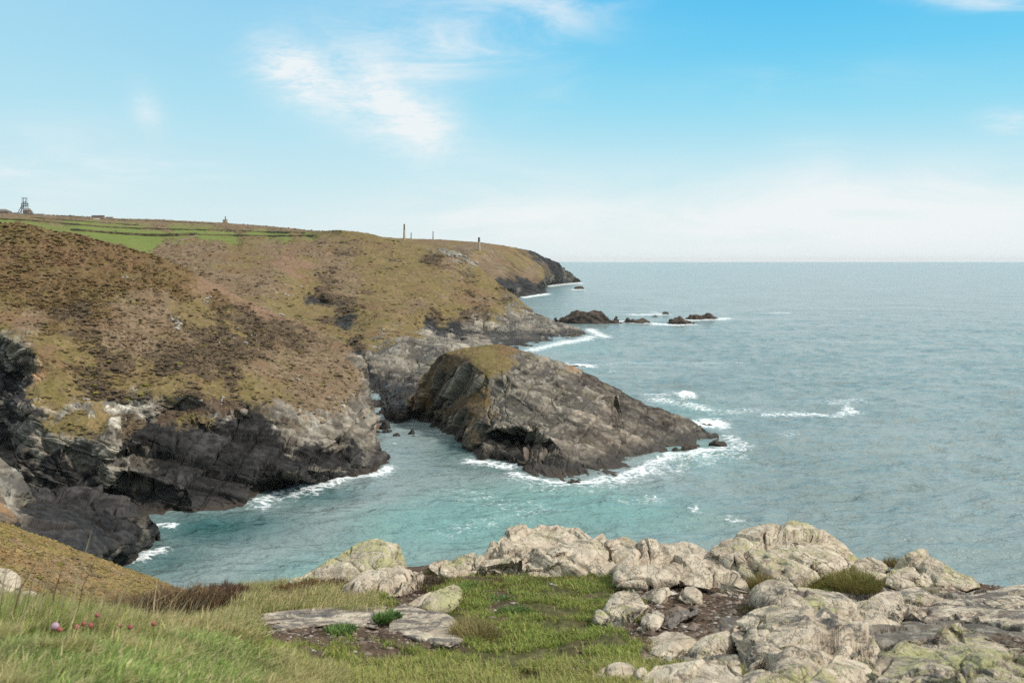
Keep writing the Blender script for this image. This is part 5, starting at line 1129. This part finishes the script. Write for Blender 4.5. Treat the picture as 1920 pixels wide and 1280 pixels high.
# headframe
D = 1780; g = site(46, D); k = D / F; gz = H - (403 - HY) / F * D - g[2]
e = tag(empty('headframe', g), 'steel mine headframe with raking legs on the left skyline', 'mine tower')
zt = gz + 32 * k; zp = gz + 21.5 * k; zq = gz + 17.5 * k
b_ = .42 * k
for (sx_, sy_) in ((-1, -1), (1, -1), (-1, 1), (1, 1)):
    parts('leg', [beam((sx_ * 5.0 * k + 1.5 * k, sy_ * 5 * k, -4), (sx_ * 3.8 * k, sy_ * 3.4 * k, zp), b_)], M_STEEL, e)
for sy_ in (-1, 1): parts('raking_leg', [beam((-13.5 * k, sy_ * 4 * k, gz - 2), (-3.6 * k, sy_ * 3 * k, zq), b_ * 1.1)], M_STEEL, e)
parts('upper_frame', [beam((s1 * 3.3 * k, s2 * 2.4 * k, zp), (s1 * 3.3 * k, s2 * 2.4 * k, zt), b_ * .75) for s1 in (-1, 1) for s2 in (-1, 1)], M_STEEL, e)
parts('crown', [box(-3.9 * k, 3.9 * k, -3 * k, 3 * k, zt - .9 * k, zt)], M_STEEL, e)
parts('upper_platform', [box(-4.6 * k, 6.6 * k, -4 * k, 4 * k, zp - .5 * k, zp + .4 * k)], M_STEEL, e)
parts('lower_platform', [box(-4.6 * k, 6.4 * k, -4 * k, 4 * k, zq - .5 * k, zq + .3 * k)], M_STEEL, e)
parts('bracing', [beam((-4.6 * k, -3.6 * k, gz + 8 * k), (4.2 * k, -3.5 * k, zq), b_ * .6), beam((5.2 * k, -3.8 * k, gz + 8 * k), (-3.9 * k, -3.5 * k, zq), b_ * .6), beam((-4 * k, -3.4 * k, zq), (4 * k, -3.4 * k, zp), b_ * .6), beam((4 * k, -3.4 * k, zq), (-4 * k, -3.4 * k, zp), b_ * .6), beam((6 * k, -3.4 * k, zq), (6 * k, -3.4 * k, zp), b_ * .6)], M_STEEL, e)
for sy_ in (-1, 1):
    a = np.linspace(0, 2 * np.pi, 19); parts('winding_wheel', [beam((2.0 * k * math.cos(a[i]), sy_ * 1.2 * k, zp + 1.6 * k + 2.0 * k * math.sin(a[i])), (2.0 * k * math.cos(a[i + 1]), sy_ * 1.2 * k, zp + 1.6 * k + 2.0 * k * math.sin(a[i + 1])), b_ * .7) for i in range(18)], M_STEEL, e)
# buildings
def house(px, D, w_, dep, wall_h, roof_h, label, name='mine_building', roof=None, wall=None, ytop=None, skew=.0, win=0, door=False, group='mine buildings on the skyline'):
    g = site(px, D); k = D / F
    if ytop is not None: g[2] = H - (ytop - HY) / F * D - (wall_h + roof_h) * k
    e = tag(empty(name, g), label, 'building', group); hw, hd = w_ * k / 2, dep * k / 2; wh, rh = wall_h * k, roof_h * k
    parts('wall', [box(-hw, hw, -hd, hd, -6, wh)], wall or M_WALLB, e)
    ov = .4; rx = hw * skew
    V = np.array([(-hw - ov, -hd - ov, wh), (hw + ov, -hd - ov, wh), (hw + ov, hd + ov, wh), (-hw - ov, hd + ov, wh), (-hw - ov + rx, 0, wh + rh), (hw + ov - rx, 0, wh + rh)])
    new_mesh('roof', V, np.array([(0, 1, 5), (0, 5, 4), (2, 3, 4), (2, 4, 5), (1, 2, 5), (3, 0, 4), (0, 3, 2), (0, 2, 1)]), roof or M_CLAD, None, e, smooth=False)
    for i in range(win):
        x = -hw + (i + .5) * 2 * hw / win; parts('window', [box(x - .7, x + .7, -hd - .05, -hd + .3, wh * .35, wh * .8)], M_STEEL, e)
    return e
house(2, 1760, 34, 14, 5, 4.5, 'big grey shed cut by the left edge of the photo', skew=.5, ytop=392, wall=M_CLAD, win=3)
house(51, 1765, 12, 10, 8, 4, 'dark brown winding house under the headframe', skew=.2, ytop=391, wall=M_CLAD, win=1)
house(57, 1768, 9, 8, 3, 5, 'low lean to against the right of the winding house', skew=.35, ytop=395.5, wall=M_CLAD)
house(30, 1775, 12, 8, 2.4, .8, 'low grey hut left of the headframe legs', ytop=398.6)
house(72, 1770, 20, 8, 2.0, .8, 'long low shed right of the headframe', ytop=400.3, win=3, roof=M_ROOF)
house(52, 1640, 20, 8, 3, 2, 'stone barn in front of the headframe', ytop=405.5, win=2)
house(95, 1650, 16, 8, 3, 1.8, 'stone cottage next right of the barn', ytop=405.5, win=2)
house(130, 1640, 16, 8, 1.6, 1.0, 'low stone cottage by the field edge', ytop=408.2, win=2)
house(184, 1770, 21, 9, 1.8, 1.0, 'long flat roofed block on the skyline with a pale window strip', ytop=403.6, wall=M_CLAD, win=4)
house(158, 1620, 18, 8, 2.2, 2.2, 'hip roofed grey farm shed', skew=.4, ytop=406, win=1)
house(174, 1560, 24, 9, 2.0, 1.2, 'low shed with a bright pale roof beside the farm shed', ytop=410.2, roof=M_ROOF, win=2)
house(205, 1770, 12, 7, 1.2, .6, 'tiny hut on the skyline right of the flat roofed block', ytop=406.6)
# ---- field walls and hedges
def wall_line(label, pts, w_, h_, mat, name='field_hedge', cat='hedge', seed=1, group='hedge banks round the fields'):
    P = []
    for (x0, y0), (x1, y1) in zip(pts[:-1], pts[1:]):
        n = max(2, int(abs(x1 - x0) / 2.5))
        for i in range(n): P.append(pick('hillside', x0 + (x1 - x0) * i / n, y0 + (y1 - y0) * i / n))
    P.append(pick('hillside', *pts[-1])); P = np.array(P)
    for _ in range(2): P[1:-1] = .25 * P[:-2] + .5 * P[1:-1] + .25 * P[2:]
    t_ = np.gradient(P, axis=0); t_[:, 2] = 0; t_ /= np.maximum(np.linalg.norm(t_, axis=1, keepdims=True), 1e-6)
    s_ = np.stack([-t_[:, 1], t_[:, 0], 0 * t_[:, 0]], 1)
    prof = [(-1, -.8), (-.85, .5), (-.4, .95), (.3, 1.0), (.8, .55), (1, -.8)]
    hv = h_ * (1 + .35 * fbm(P, 40, 4, .6, seed))[:, None]
    R_ = [P + s_ * w_ * a + np.array([0, 0, 1]) * hv * b + (np.stack([vnoise(P / 6 + k, seed + k), vnoise(P / 6 + k, seed + 9), vnoise(P / 5 + k, seed + 20 + k)], 1) * h_ * .25) for k, (a, b) in enumerate(prof)]
    V = np.stack(R_, 1).reshape(-1, 3); m = len(prof); T = []
    for i in range(len(P) - 1):
        for j in range(m - 1):
            a, b = i * m + j, (i + 1) * m + j; T += [(a, b, b + 1), (a, b + 1, a + 1)]
    for e_ in (0, (len(P) - 1) * m): T += [(e_, e_ + j, e_ + j + 1) for j in range(1, m - 1)]
    return tag(new_mesh(name, V, np.array(T), mat, loc=P[len(P) // 2], smooth=False), label, cat, group)
wall_line('upper hedge bank between the top pasture and the brown moor', [(0,411.5),(60,414.5),(120,420),(190,426),(250,429),(300,430.5),(400,432.5),(470,435),(570,438)], 1.5, 1.7, M_HEDGE, seed=3)
wall_line('lower hedge bank between the two green pastures', [(135,432),(200,437.5),(245,441),(290,443),(340,442.5),(368,440.5)], 1.5, 2.2, M_HEDGE, seed=4)
wall_line('right hand continuation of the lower hedge along the bracken', [(372,440.5),(430,442),(500,443.5),(590,443)], 1.4, 1.4, M_HEDGE, seed=5)
wall_line('tumbled pale stone wall curving down the right side of the pasture', [(370,441),(350,447),(330,454),(314,463),(306,472)], 1.0, .55, M_STONEW, 'stone_wall', 'stone wall', 6, 'stone walls round the fields')
wall_line('thin hedge line across the topmost pasture strip', [(60,408.5),(120,413),(200,419),(260,423)], 1.4, 1.4, M_HEDGE, seed=7)
wall_line('faint bank near the crest of the brown moor', [(190,411.5),(300,415.5),(400,420.5)], 1.4, 1.2, M_HEDGE, seed=8)
